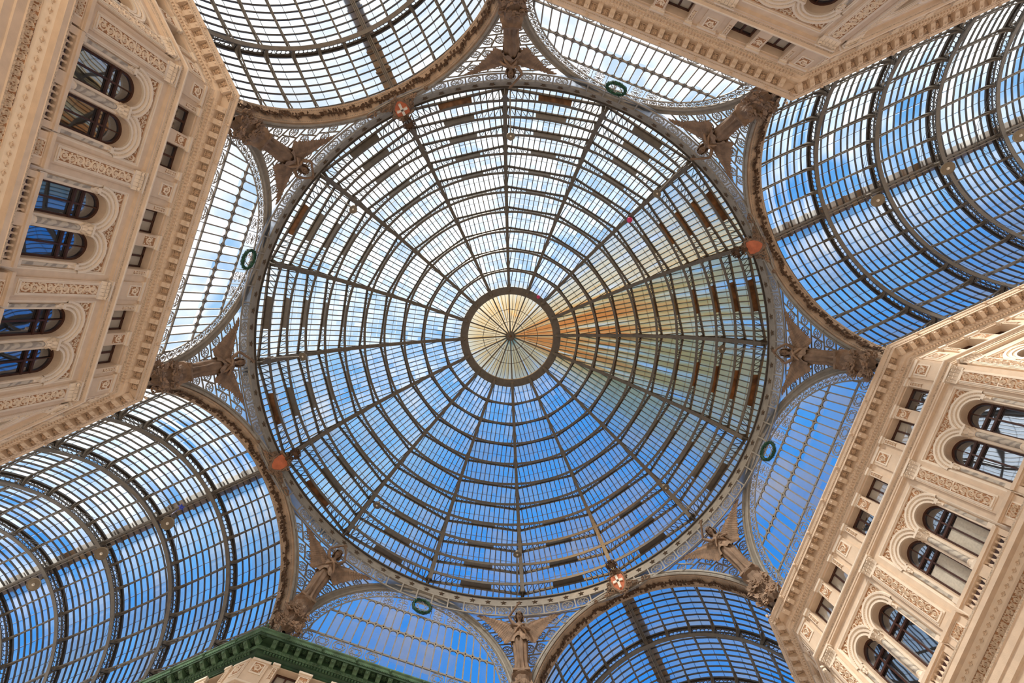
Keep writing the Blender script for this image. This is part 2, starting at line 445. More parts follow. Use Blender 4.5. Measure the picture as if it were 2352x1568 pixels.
    mb = MB(('iron', 'rust'))
    mb.lathe([(0, -.35), (.12, -.33), (.16, -.25), (.2, -.2), (.45, -.15), (.55, 0), (.55, .3), (0, .35)], 24, (0, 0, zh-.1))
    mb.use('rust'); mb.lathe([(0, -.42), (.09, -.38), (.11, -.3)], 12, (0, 0, zh-.1))
    obj('lantern_hub', mb, **P)
    # foot ring of the dome
    mb = MB(('iron',)); mb.lathe([(17.95, 33.28), (17.95, 33.42), (18.7, 33.6), (18.9, 33.2)], 128)
    obj('foot_ring', mb, **P)
build_dome()

# ------------------------------------------------------------------ star frieze
def build_frieze():
    root = empty('star_frieze', (0, 0, 32.5))
    tag(root, 'grey circular iron frieze studded with dark stars below the glass dome', 'frieze')
    mb = MB(('iron2', 'grey', 'darkiron'))
    mb.lathe([(18.02, 32.50), (18.0, 33.22)], 160)
    mb.use('darkiron'); mb.lathe([(18.02, 33.22), (17.9, 33.22), (17.9, 33.30), (18.1, 33.32)], 160)
    mb.use('grey'); mb.lathe([(18.02, 32.50), (17.93, 32.50), (17.93, 32.42), (18.05, 32.40)], 160)
    obj('frieze_band', mb, root, (0, 0, -32.5))
    st = MB(('star',)); pts = []
    for i in range(10):
        r = .25 if i % 2 == 0 else .105; a = PI/2+i*PI/5; pts.append((r*cos(a), 0, r*sin(a)))
    for i in range(10):
        st.face([pts[i], pts[(i+1) % 10], (0, -.09, 0)])
    sm = st.mesh('star')
    for k in range(100):
        a = (k*3.6+1.8)*D; obj('star', sm, root, (17.99*cos(a), 17.99*sin(a), .36), (0, 0, a-PI/2))
    fr = MB(('grey',)); n = 100
    for k in range(n):
        a = k*3.6*D; c_, s_ = cos(a), sin(a)
        fr.bar((17.97*c_, 17.97*s_, 31.45), (17.97*c_, 17.97*s_, 32.45), .09, .07, (c_, s_, 0))
    fr.lathe([(18.0, 31.42), (17.94, 31.42), (17.94, 31.52), (18.0, 31.52)], 120)
    fr.use('lunette_glass'); fr.lathe([(18.10, 31.42), (18.08, 32.5)], 120)
    obj('panel_frame', fr, root, (0, 0, -32.5))
    md = medallion_mesh(.40)
    for k in range(100):
        a = (k*3.6+1.8)*D; w = abs(((k*3.6+1.8)+22.5) % 45-22.5)   # angle from nearest multiple of 45
        if w > 13.0 and True:
            pass
        obj_a = (k*3.6+1.8) % 90
        d_arm = min(obj_a, 90-obj_a); d_lun = abs(obj_a-45)
        if d_arm < 9 or d_lun < 7.5: continue       # hidden where the arches reach up to the frieze
        obj('medallion', md, root, (17.97*cos(a), 17.97*sin(a), -.56), (0, 0, a-PI/2))

def medallion_mesh(R):
    mb = MB(('grey',))
    mb.tube([(R*cos(2*PI*i/16), 0, R*sin(2*PI*i/16)) for i in range(16)], .035, 4, True)
    mb.tube([(R*.86*cos(2*PI*i/16), 0, R*.86*sin(2*PI*i/16)) for i in range(16)], .014, 3, True)
    for k in range(6):
        a = k*PI/3; c_, s_ = cos(a), sin(a)
        mb.bar((R*.15*c_, 0, R*.15*s_), (R*.9*c_, 0, R*.9*s_), .022, .02, (0, 1, 0))
        b = a+PI/6; cb, sb = cos(b), sin(b)
        q = [(R*.55*cb+R*.24*cos(b+PI-1.9+3.8*t), 0, R*.55*sb+R*.24*sin(b+PI-1.9+3.8*t)) for t in [i/6 for i in range(7)]]
        mb.tube(q, .016, 3)
        mb.ball((R*.74*cb, 0, R*.74*sb), .03, 5, 4)
    mb.ball((0, 0, 0), R*.17, 8, 5, (1, .6, 1))
    return mb.mesh('medallion')
build_frieze()

# ------------------------------------------------------------------ pendentive screens behind the angels
def build_screens():
    """one screen in the corner whose angle is +VA, and its mirror image; screens stand between an arm arch and a lunette arch"""
    def curve_pts(z, s, q=0):
        u = math.sqrt(max(8.1**2-(z-24.0)**2, 0)) if z < 32.1 else 0
        A = Vector((APL, u))
        zz = max(z-25.4, 0); v = math.sqrt(max(7.1**2-zz**2, 0))
        n = Vector((cos(PI/4), sin(PI/4))); t = Vector((sin(PI/4), -cos(PI/4)))
        L = n*LPL+t*v
        vx = Vector((APL, 7.70))
        if A.y > 7.6: A = Vector((APL, 7.6))
        P_ = A.lerp(L, s)
        h = max(0, min(1, (z-24.5)/5.5)); w = (1-h)*max(0, 1-abs(s-.5)*2)*.9
        P3 = P_*(1-w)+vx*w; r = P3.length
        if z > 30.8 and r < 18.08: P3 = P3*(18.08/r)
        return Vector((P3.x, P3.y, z))
    root = empty('pendentive_screen', (APL*1.0, 7.7, 25.0))
    off = (-APL, -7.7, -25.0)
    mb = MB(('grey',))
    zs = [25.35+.76*i for i in range(9)]
    for z in zs:
        pts = [curve_pts(z, s/8) for s in range(9)]
        if (pts[0]-pts[-1]).length < .3: continue
        for a, b in zip(pts, pts[1:]): mb.bar(a, b, .05, .08)
    meds = []
    for zi in range(len(zs)-1):
        z0, z1 = zs[zi], zs[zi+1]
        wid = (curve_pts((z0+z1)/2, 0)-curve_pts((z0+z1)/2, 1)).length
        n = max(1, round(wid/.78))
        for j in range(n+1):
            if n > 1 or j == 0:
                s0 = j/n; mb.bar(curve_pts(z0, s0), curve_pts(z1, s0), .08, .05, (1, .4, 0))
        for j in range(n):
            p = curve_pts((z0+z1)/2, (j+.5)/n); meds.append((p, min(1, wid/n/.76)))
    g = obj('screen_grid', mb, root, off)
    # thin pale glass behind the grid
    gm = MB(('lunette_glass',)); uvs = []
    secs = [[curve_pts(z, s/6)*1.006 for s in range(7)] for z in [24.6+.5*i for i in range(16)]+[32.45]]
    for sec in secs:
        for p in sec: uvs.append((p.y, p.z))
    gm.strip(secs); obj('screen_glass', gm.mesh('screen_glass', uvs), root, off)
    md = medallion_mesh(.335)
    for p, sc in meds:
        a = math.atan2(p.y, p.x)
        o = obj('medallion', md, root, (p.x+off[0], p.y+off[1], p.z+off[2]), (0, 0, a-PI/2)); o.scale = (sc, 1, min(1, sc*1.1))
    return root
SCREEN = build_screens()
CORNERS = []   # (world angle, mirrored, description)
desc = {0: ('right arm', 'lower right'), 1: ('lower arm', 'bottom'), 2: ('left arm', 'left'), 3: ('upper arm', 'top')}

# which corner is where in the photo (world angle in degrees -> place words)
PLACE = {23.6: 'at the right edge of the dome, beside the right barrel vault',
         66.4: 'at the lower right of the dome, above the sunlit facade',
         113.6: 'at the bottom centre of the dome',
         156.4: 'at the lower left of the dome, above the green cornice',
         203.6: 'at the left edge of the dome, beside the left barrel vault',
         246.4: 'at the upper left of the dome, beside the upper barrel vault',
         293.6: 'at the top centre of the dome',
         336.4: 'at the upper right of the dome, above the shaded cornice tip'}
SHORT = {23.6: "the dome's right edge, beside the right vault", 66.4: "the dome's lower right, above the sunlit facade", 113.6: "the dome's bottom centre",
         156.4: "the dome's lower left, above the green cornice", 203.6: "the dome's left edge, beside the left vault", 246.4: "the dome's upper left, beside the upper vault",
         293.6: "the dome's top centre", 336.4: "the dome's upper right, below the cornice tip"}
def corner_angles():
    for k in range(4):
        yield 90*k+23.6, False, k
        yield 90*k+66.4, True, k

def mirror_mesh(me):
    m2 = me.copy()
    for v in m2.vertices: v.co.x, v.co.y = v.co.y, v.co.x
    m2.flip_normals() if hasattr(m2, 'flip_normals') else None
    return m2
# mirrored prototype about the 45-degree line: swap x and y
def mirrored_screen(src):
    r = empty('pendentive_screen', (7.7, APL, 25.0))
    cache = {}
    for ch in src.children:
        if ch.data not in cache: cache[ch.data] = mirror_mesh(ch.data) if ch.name.startswith('screen') else ch.data
        o = ch.copy(); o.data = cache[ch.data]; COL.objects.link(o); o.parent = r
        o.location = (ch.location.y, ch.location.x, ch.location.z)
        if not ch.name.startswith('screen'):
            o.rotation_euler = (0, 0, (PI/2-(ch.rotation_euler.z+PI/2))-PI/2)
    return r
SCREEN_M = mirrored_screen(SCREEN)
first = {False: True, True: True}
for ang, mir, k in corner_angles():
    src = SCREEN_M if mir else SCREEN
    if first[mir]: o = src; first[mir] = False
    else: o = copy_tree(src)
    base = Vector((7.7, APL, 25.0)) if mir else Vector((APL, 7.7, 25.0))
    o.location = Matrix.Rotation(k*90*D, 3, 'Z') @ base; o.rotation_euler = (0, 0, k*90*D)
    tag(o, 'openwork medallion screen behind the angel at '+SHORT[round(ang, 1)], 'metal screen', 'pendentive screens of medallions')

# ------------------------------------------------------------------ crossing arches of the four arms
def build_arch():
    root = empty('crossing_arch', (APL, 0, 24.0))
    mb = MB(('grey', 'iron2')); n = 72
    prof = [(7.70, 0), (7.70, -.08), (7.80, -.14), (7.84, -.14), (7.86, -.06), (7.95, -.06), (7.97, -.12), (8.08, -.14), (8.12, -.05), (8.16, 0), (8.16, .25)]
    secs = []
    for i in range(n+1):
        a = PI*i/n; secs.append([(y, r*cos(a), r*sin(a)) for r, y in prof])
    mb.strip(secs)
    for i in range(0, n, 3):      # joint lines between the stones of the archivolt
        a = PI*(i+.5)/n; mb.bar((-.145, 7.72*cos(a), 7.72*sin(a)), (-.145, 7.84*cos(a), 7.84*sin(a)), .02, .012)
    obj('arch_moulding', mb, root)
    mb = MB(('tan', 'iron2', 'grey')); secs = []
    for i in range(n+1):
        a = PI*i/n; secs.append([(x, r*cos(a), r*sin(a)) for r, x in [(7.70, -.08), (7.70, 0), (7.66, .02), (7.66, .84), (7.72, .86), (7.72, .92), (8.6, .92)]])
    mb.strip(secs); mb.use('grey')
    rb = random.Random(3)
    for i in range(220):
        a = PI*(i+.5)/220
        for x in (.10, .76): mb.box(x-.018, x+.018, 7.645*cos(a)-.02, 7.645*cos(a)+.02, 7.645*sin(a)-.02, 7.645*sin(a)+.02)
    obj('riveted_soffit', mb, root)
    mb = MB(('leaf',)); rnd = random.Random(5)
    prev = None
    for i in range(150):
        a = PI*(i+.5)/150
        if .0 < a < PI:
            R = 7.60; c_, s_ = cos(a), sin(a); cx = .43+.05*sin(i*.7)
            P_ = Vector((cx, R*c_, R*s_)); T = Vector((0, -s_, c_)); X = Vector((1, 0, 0)); Nn = Vector((0, c_, s_))
            if prev is not None: mb.bar(prev, P_, .07, .05, Nn)
            prev = P_
            for k in range(3):
                b = rnd.uniform(-2.6, 2.6); L = rnd.uniform(.16, .27); w = L*.36
                d = (T*cos(b)+X*sin(b)); e = (X*cos(b)-T*sin(b)); q = P_+d*.03; dn = Nn*rnd.uniform(-.10, -.02)
                tip = q+d*L+dn*.5
                mb.face([q, q+d*L*.5+e*w+dn, tip]); mb.face([q, tip, q+d*L*.5-e*w+dn])
    obj('leaf_garland', mb, root)
    return root
ARCH = build_arch()
AW = {'right': 'the right-hand barrel vault', 'lower': 'the lower barrel vault in deep blue', 'left': 'the lower left barrel vault', 'upper': 'the upper left barrel vault'}
for i, (nm, r) in enumerate(ARMROT.items()):
    o = ARCH if i == 0 else copy_tree(ARCH)
    o.location = Matrix.Rotation(r*D, 3, 'Z') @ Vector((APL, 0, 24.0)); o.rotation_euler = (0, 0, r*D)
    tag(o, 'tan arch with brown leaf garland opening into '+AW[nm], 'arch', 'crossing arches with leaf garlands')

# ------------------------------------------------------------------ barrel vaults
RIBX = [22.6+4.2*k for k in range(6)]
NODE = [90-11.4*k for k in range(-7, 8)]
def build_vault_parts():
    parts = {}
    mb = MB(('iron', 'darkiron', 'iron2')); a0, a1 = 6*D, 174*D; n = 64
    def ring(r0, r1, hw):
        secs = []
        for i in range(n+1):
            a = a0+(a1-a0)*i/n; secs.append([(-hw, r0*cos(a), r0*sin(a)), (hw, r0*cos(a), r0*sin(a)), (hw, r1*cos(a), r1*sin(a)), (-hw, r1*cos(a), r1*sin(a))])
        mb.strip(secs, True, True)
    ring(7.74, 7.80, .13); mb.use('darkiron'); ring(8.36, 8.46, .12)
    ring(7.80, 7.88, .035); ring(8.28, 8.36, .035)
    m = 44
    for i in range(m):                      # quatrefoil lattice web
        a = a0+(a1-a0)*(i+.5)/m; da = (a1-a0)/m/2
        for x in (0,):
            p = [(x, 8.08*cos(a)+.15*cos(t), 8.08*sin(a)+.15*sin(t)) for t in [2*PI*j/8 for j in range(8)]]
            mb.tube(p, .024, 4, True)
        for sgn in (-1, 1):
            b = a+sgn*da
            mb.bar((0, 7.86*cos(b), 7.86*sin(b)), (0, 7.98*cos(a+sgn*.45*da), 7.98*sin(a+sgn*.45*da)), .034, .034)
            mb.bar((0, 8.30*cos(b), 8.30*sin(b)), (0, 8.18*cos(a+sgn*.45*da), 8.18*sin(a+sgn*.45*da)), .034, .034)
    mb.use('iron')
    for nd in NODE:                         # bracket plates where purlins meet the rib
        a = nd*D
        if 6 < nd < 174:
            c_, s_ = cos(a), sin(a); t = Vector((0, -s_, c_)); r_ = Vector((0, c_, s_))
            for sx in (-1, 1):
                q = [r_*7.86+t*.09+Vector((sx*.04, 0, 0)), r_*8.36+t*.09+Vector((sx*.04, 0, 0)), r_*8.36+t*.09+Vector((sx*.5, 0, 0)), r_*8.22+t*.09+Vector((sx*.28, 0, 0))]
                mb.face(q); mb.face([v-t*.18 for v in q]); mb.face([q[0], q[3], q[3]-t*.18, q[0]-t*.18]); mb.face([q[3], q[2], q[2]-t*.18, q[3]-t*.18])
    parts['arch_rib'] = mb.mesh('arch_rib')
    # purlin truss of one bay, at the crown (rotated about the axis for the others)
    def purlin(L):
        mb = MB(('iron', 'darkiron')); n = 14
        mb.bar((0, 0, 8.40), (L, 0, 8.40), .11, .07)
        low = []
        for i in range(n+1):
            t = i/n; s = 4*t*(1-t); low.append((L*t, 0, 8.02+.24*s))
        for a, b in zip(low, low[1:]): mb.bar(a, b, .075, .045)
        mb.use('darkiron')
        for i in range(n):
            if i < 5 or i > n-6:
                if i % 2: mb.bar(low[i], (low[i+1][0], 0, 8.38), .035, .03)
                else: mb.bar((low[i][0], 0, 8.38), low[i+1], .035, .03)
        return mb.mesh('purlin')
    parts['p_first'] = purlin(22.6-18.8); parts['p'] = purlin(4.2)
    def glazing(x0, x1, npan):
        mb = MB(('darkiron', 'iron'))
        for j in range(npan+1):
            x = x0+(x1-x0)*j/npan
            nn = [8]+[a for a in reversed(NODE) if 8 < a < 172]+[172]
            pts = []
            for a, b in zip(nn, nn[1:]):
                for t in (0, .5): an = (a+(b-a)*t)*D; pts.append((x, 8.50*cos(an), 8.50*sin(an)))
            pts.append((x, 8.5*cos(172*D), 8.5*sin(172*D)))
            secs = []
            for p in pts:
                an = math.atan2(p[2], p[1]); c_, s_ = cos(an), sin(an)
                secs.append([(x-.026, 8.44*c_, 8.44*s_), (x+.026, 8.44*c_, 8.44*s_), (x+.026, 8.54*c_, 8.54*s_), (x-.026, 8.54*c_, 8.54*s_)])
            mb.strip(secs, True)
        mb.use('iron')
        for a in NODE:                          # pale lap strips between the panes
            an = (a+5.7)*D
            if 8*D < an < 172*D: mb.bar((x0, 8.56*cos(an), 8.56*sin(an)), (x1, 8.56*cos(an), 8.56*sin(an)), .03, .015, (0, cos(an), sin(an)))
        return mb.mesh('glazing_bars')
    parts['g_first'] = glazing(18.8, 22.6, 8); parts['g'] = glazing(0, 4.2, 9)
    def glass(x0, x1):
        mb = MB(('vault_glass',)); uvs = []; secs = []
        for i in range(33):
            a = (8+164*i/32)*D; secs.append([(x0, 8.55*cos(a), 8.55*sin(a)), (x1, 8.55*cos(a), 8.55*sin(a))]); uvs += [(x0, 8.55*a), (x1, 8.55*a)]
        mb.strip(secs); return mb.mesh('glass_sheet', uvs)
    parts['gl_first'] = glass(18.8, 22.6); parts['gl'] = glass(0, 4.2)
    return parts
VP = build_vault_parts()
VL = {'right': 'glass barrel vault at the right, pale at its top and blue below',
      'lower': 'deep blue glass barrel vault with dark lattice ribs at the bottom right',
      'left': 'long glass barrel vault with curving lattice ribs at the lower left',
      'upper': 'bright glass barrel vault with rust-edged panes at the upper left'}
for nm, r in ARMROT.items():
    root = empty('barrel_vault', Matrix.Rotation(r*D, 3, 'Z') @ Vector((18.8, 0, 24.0)), (0, 0, r*D))
    tag(root, VL[nm], 'vault', 'glass barrel vaults')
    nr = 6 if nm in ('right', 'left') else 4
    o0 = Vector((-18.8, 0, 0))
    for k in range(nr):
        obj('arch_rib', VP['arch_rib'], root, (RIBX[k]-18.8, 0, 0))
        if k == 0:
            obj('glazing_bars', VP['g_first'], root, o0); obj('glass_sheet', VP['gl_first'], root, o0)
        else:
            obj('glazing_bars', VP['g'], root, (RIBX[k-1]-18.8, 0, 0)); obj('glass_sheet', VP['gl'], root, (RIBX[k-1]-18.8, 0, 0))
        for nd in NODE:
            if 8 < nd < 172:
                ax = (nd-90)*D
                if k == 0: obj('purlin', VP['p_first'], root, (0, 0, 0), (ax, 0, 0))
                else: obj('purlin', VP['p'], root, (RIBX[k-1]-18.8, 0, 0), (ax, 0, 0))
    Lx = RIBX[nr-1]-18.8
    mb = MB(('walk',)); mb.box(0, Lx, -.50, .42, 8.80, 8.86)
    for i in range(int(Lx/1.4)): mb.box(i*1.4+.3, i*1.4+.38, -.56, .48, 8.6, 8.8)
    obj('ridge_walkway', mb, root)
    mb = MB(('iron',)); mb.bar((0, .12, 7.98), (Lx, .12, 7.98), .07, .07); mb.bar((0, -.1, 8.0), (Lx, -.1, 8.0), .05, .05)
    obj('ridge_conduit', mb, root)
    mb = MB(('cream',))
    for sy in (-1, 1): mb.box(0, Lx, sy*8.3-.1, sy*8.3+.3, .2, 1.25)
    obj('vault_curb', mb, root)

# ------------------------------------------------------------------ lunette windows over the four facades
def build_lunette():
    root = empty('lunette_window', (0, 0, 0))       # local: x along the facade, y away from the crossing, z up from 24
    H0 = 1.5                                        # arc centre above 24.0 -> 25.5
    RI, RO, RM = 5.95, 6.56, 7.2
    n = 64
    # outer moulding, continuing down as legs
    mb = MB(('grey', 'iron2')); prof = [(RO, .12), (RO, -.05), (RO+.08, -.10), (RO+.16, -.04), (RO+.34, -.04), (RO+.36, -.12), (RO+.46, -.16), (RO+.54, -.08), (RO+.6, -.06), (RM, .0), (RM, .15)]
    secs = [[(r, y, .05) for r, y in prof]]
    for i in range(n+1):
        a = PI*i/n; secs.append([(r*cos(a), y, H0+r*sin(a)) for r, y in prof])
    secs.append([(-r, y, .05) for r, y in prof]); mb.strip(secs); obj('arch_moulding', mb, root)
    # openwork band of little palmette circles
    mb = MB(('grey',))
    for r, w in ((RI+.02, .07), (RO-.02, .05)):
        secs = []
        for i in range(n+1):
            a = PI*i/n; secs.append([((r+dr)*cos(a), y, H0+(r+dr)*sin(a)) for dr, y in ((-w/2, 0), (w/2, 0), (w/2, .06), (-w/2, .06))])
        mb.strip(secs, True)
    obj('band_rails', mb, root)
    ro = MB(('grey',)); R = .245
    ro.tube([(R*cos(2*PI*i/14), .03, R*sin(2*PI*i/14)) for i in range(14)], .026, 4, True)
    for b in (-1.0, -.5, 0, .5, 1.0):
        a = PI/2+b; leaf(ro, 0, -.12, a, .30*cos(b*.35)+.02, .042, .03, .02)
    ro.tube([(-.2, .03, -.13), (-.1, .03, -.17), (0, .03, -.12), (.1, .03, -.17), (.2, .03, -.13)], .018, 3)
    rm = ro.mesh('palmette'); nb = 34
    for i in range(nb):
        a = PI*(i+.5)/nb; r = (RI+RO)/2; obj('palmette', rm, root, (r*cos(a), 0, H0+r*sin(a)), (0, -(a-PI/2), 0))
    # the glazing frame with round-ended lights
    mb = MB(('iron2',)); PT = .485; zb, zm, zt = 2.28, 4.27, 6.15
    def arc(x): return H0+math.sqrt(max(RI*RI-x*x, 0))
    def plate(pts):
        mb.face([(x, 0, z) for x, z in pts]); mb.face([(x, .07, z) for x, z in reversed(pts)])
    k = 12
    for i in range(-k, k+1):
        x = i*PT
        top = min(zt, arc(x)) if abs(x) < RI else zb
        if top > zb: mb.box(x-.035, x+.035, 0, .07, zb, top)
    for z in (zb, zm, zt):
        xm = math.sqrt(max(RI*RI-(z-H0)**2, 0)); mb.box(-xm, xm, 0, .07, z-.05, z+.05)
    def fillet(xc, z, sgn):     # rounded end of a light whose straight end is at z; sgn +1: glass is below
        h = PT/2-.035; st = 5
        for j in range(2*st):
            xa = -h+h*j/st; xb = -h+h*(j+1)/st; R_ = h
            za = R_-math.sqrt(max(R_*R_-xa*xa, 0)); zb_ = R_-math.sqrt(max(R_*R_-xb*xb, 0))
            plate([(xc+xa, z), (xc+xb, z), (xc+xb, z-sgn*zb_*.85), (xc+xa, z-sgn*za*.85)])
    for i in range(-k, k):
        xc = (i+.5)*PT; A = min(arc(i*PT), arc((i+1)*PT)) if max(abs(i*PT), abs((i+1)*PT)) < RI else 0
        if A > zm+.1: fillet(xc, zm-.05, 1)
        if A > zt: fillet(xc, zt-.05, 1); fillet(xc, zm+.05, -1)
        elif A > zm+.5: fillet(xc, zm+.05, -1)
    obj('glazing_frame', mb, root)
    # scrolls in the crown of the window
    mb = MB(('grey',))
    for sx in (-1, 1):
        for i in range(3):
            xc = sx*(1.25+.97*i); zc = (zt+arc(xc))/2; hh = (arc(abs(xc)+.45)-zt)/2
            if hh < .15: continue
            for q in (-1, 1):
                for w in (-1, 1):
                    pts = spiral(xc+q*.22, zc+w*hh*.45, .20, q*w, PI/2*w, 1.2, 12)
                    mb.tube([(x, .03, z) for x, z in pts], .022, 3)
            mb.tube([(xc, .03, zt), (xc, .03, zc+hh)], .025, 3)
            for b in (-.6, 0, .6): leaf(mb, xc, zc, PI/2+b, .3, .05, .03, .02)
            mb.box(xc+sx*.485-.02, xc+sx*.485+.02, 0, .05, zt, arc(abs(xc)+.485))
        mb.box(sx*.75-.02, sx*.75+.02, 0, .05, zt, arc(.75))
    obj('crown_scrolls', mb, root)
    # band of six-pointed stars in circles below
    mb = MB(('grey',)); z0, z1 = 1.42, 2.24; zc = (z0+z1)/2; r = .37
    mb.box(-6.2, 6.2, 0, .06, z0-.05, z0+.02)
    mb.box(-6.3, 6.3, 0, .06, .6, .66)
    for i in range(-6, 7):
        xc = i*.97
        mb.box(xc+.485-.02, xc+.485+.02, 0, .05, .4, z1)
        if abs(i) < 2: mb.box(xc-.02, xc+.02, 0, .05, .4, z1); continue
        mb.tube([(xc+r*cos(2*PI*j/16), .03, zc+r*sin(2*PI*j/16)) for j in range(16)], .028, 4, True)
        for t0 in (0, PI):
            tri = [(xc+r*cos(t0+PI/2+2*PI*j/3), .03, zc+r*sin(t0+PI/2+2*PI*j/3)) for j in range(3)]
            for a, b in zip(tri, tri[1:]+tri[:1]): mb.bar(a, b, .028, .03, (0, 1, 0))
        mb.tube([(xc+.40*cos(2*PI*j/16), .03, .95+.36*sin(2*PI*j/16)) for j in range(16)], .022, 3, True)
    obj('star_band', mb, root)
    # glass
    gl = MB(('lunette_glass',)); uvs = []
    pts = [(RO, .05)]+[(RO*cos(PI*i/48), H0+RO*sin(PI*i/48)) for i in range(49)]+[(-RO, .05)]
    gl.face([(x, .10, z) for x, z in pts]); uvs = [(x, z) for x, z in pts]
    obj('glass_sheet', gl.mesh('glass_sheet', uvs), root)
    return root
def build_wreath():
    mb = MB(('wreath',)); rnd = random.Random(2)
    R = .60; mb.tube([(R*cos(2*PI*i/28), -.02, R*sin(2*PI*i/28)) for i in range(28)], .10, 8, True)
    for i in range(110):
        a = 2*PI*i/110; b = rnd.uniform(0, 2*PI); d = R+.09*cos(b)
        x, y, z = d*cos(a), -.02+.09*sin(b), d*sin(a)
        t = Vector((-sin(a), 0, cos(a))); o = Vector((cos(a)*cos(b), sin(b), sin(a)*cos(b)))
        p = Vector((x, y, z)); s = t.cross(o)*.04
        mb.face([p-t*.04, p+s+o*.03, p+t*.10+o*.05, p-s+o*.03])
    me = mb.mesh('wreath')
    root = obj('wreath', me)
    m2 = MB(('iron2',)); r = .5
    for t0 in (0, PI):
        tri = [(r*cos(t0+PI/2+2*PI*j/3), .02, r*sin(t0+PI/2+2*PI*j/3)) for j in range(3)]
        for a, b in zip(tri, tri[1:]+tri[:1]): m2.bar(a, b, .035, .03, (0, 1, 0))
    obj('star_bars', m2, root)
    return root
LUN = build_lunette(); WR = build_wreath()
LNAME = {'right': 'over the sunlit facade at the lower right', 'bottom': 'over the green cornice at the bottom', 'left': 'over the shaded facade at the left', 'top': 'below the shaded facade at the top, its panes almost white'}
for i, (nm, q) in enumerate(QUAD.items()):
    o = LUN if i == 0 else copy_tree(LUN); w = WR if i == 0 else copy_tree(WR)
    ang = (45+q)*D
    o.location = (LPL*cos(ang), LPL*sin(ang), 24.0); o.rotation_euler = (0, 0, ang-PI/2)
    w.location = ((LPL-.12)*cos(ang), (LPL-.12)*sin(ang), 30.92); w.rotation_euler = (0, 0, ang-PI/2)
    tag(o, 'half-round lunette window '+LNAME[nm], 'window', 'lunette windows')
    tag(w, 'round green wreath on the lunette '+LNAME[nm].replace(', its panes almost white', ''), 'wreath', 'green wreaths on the lunettes')

# ------------------------------------------------------------------ corner buildings
FAR = 44.0
QC = 18.0*math.sqrt(2)-HW      # corner coordinate of the wall plane along an arm
def path(dl, far=FAR):
    w = HW+dl; q = (18.0+dl)*math.sqrt(2)-w
    return [(far, w), (q, w), (w, q), (w, far)]
def sweep(mb, prof, far=FAR):
    """prof: (depth from wall plane, z); swept round the two corners"""
    secs = [[None]*len(prof) for _ in range(4)]
    for j, (dl, z) in enumerate(prof):
        for i, (x, y) in enumerate(path(dl, far)): secs[i][j] = (x, y, z)
    mb.strip(secs)

def bay_mesh():
    """storey wall of one bay with twin arched openings, local x centred, y depth, absolute z"""
    mb = MB(('cream', 'white', 'terra', 'void')); W = 2.36
    z0, z1, rz = 16.55, 21.5, 21.1; rw = 1.78; f = -.05; b = .06; zi = 19.85; hw = .58; oc = .82
    mb.face([(-W, f, z0), (-rw, f, z0), (-rw, f, z1), (-W, f, z1)]); mb.face([(rw, f, z0), (W, f, z0), (W, f, z1), (rw, f, z1)])
    mb.face([(-rw, f, rz), (rw, f, rz), (rw, f, z1), (-rw, f, z1)])
    # stepped white frame round the recess
    mb.use('white')
    for (a0, y0), (a1, y1) in (((0, f), (.05, f+.01)), ((.05, f+.01), (.05, f+.05)), ((.05, f+.05), (.10, f+.05)), ((.10, f+.05), (.10, b))):
        L0, L1 = rw-a0, rw-a1; t0, t1 = rz-a0, rz-a1
        mb.face([(-L0, y0, z0), (-L1, y1, z0), (-L1, y1, t1), (-L0, y0, t0)])
        mb.face([(L0, y0, z0), (L0, y0, t0), (L1, y1, t1), (L1, y1, z0)])
        mb.face([(-L0, y0, t0), (-L1, y1, t1), (L1, y1, t1), (L0, y0, t0)])
    R = rw-.10; T = rz-.10
    def top_of(x):
        for c in (-oc, oc):
            if abs(x-c) < hw: return zi+math.sqrt(hw*hw-(x-c)**2)
        return None
    mb.use('terra'); xs = sorted(set([-R, R, 0]+[c+hw*t/8 for c in (-oc, oc) for t in range(-8, 9)]))
    for xa, xb in zip(xs, xs[1:]):
        m = (xa+xb)/2; t = top_of(m)
        if t is None:
            mb.use('cream'); mb.face([(xa, b, z0), (xb, b, z0), (xb, b, zi), (xa, b, zi)]); mb.use('terra'); mb.face([(xa, b, zi), (xb, b, zi), (xb, b, T), (xa, b, T)])
        else:
            def tz(x):
                c = -oc if m < 0 else oc; return zi+math.sqrt(max(hw*hw-(x-c)**2, 0))
            mb.face([(xa, b, tz(xa)), (xb, b, tz(xb)), (xb, b, T), (xa, b, T)])
    mb.use('cream')
    for c in (-oc, oc):
        pts = [(c-hw, z0)]+[(c-hw*cos(PI*i/16), zi+hw*sin(PI*i/16)) for i in range(17)]+[(c+hw, z0)]
        mb.strip([[(x, b, z), (x, .50, z)] for x, z in pts])
    # beaded band down the sides of each opening
    mb.use('white')
    for c in (-oc, oc):
        for s_ in (-1, 1): mb.box(c+s_*(hw+.07)-.05, c+s_*(hw+.07)+.05, b-.05, b, 17.6, zi)
    return mb.mesh('window_bay')
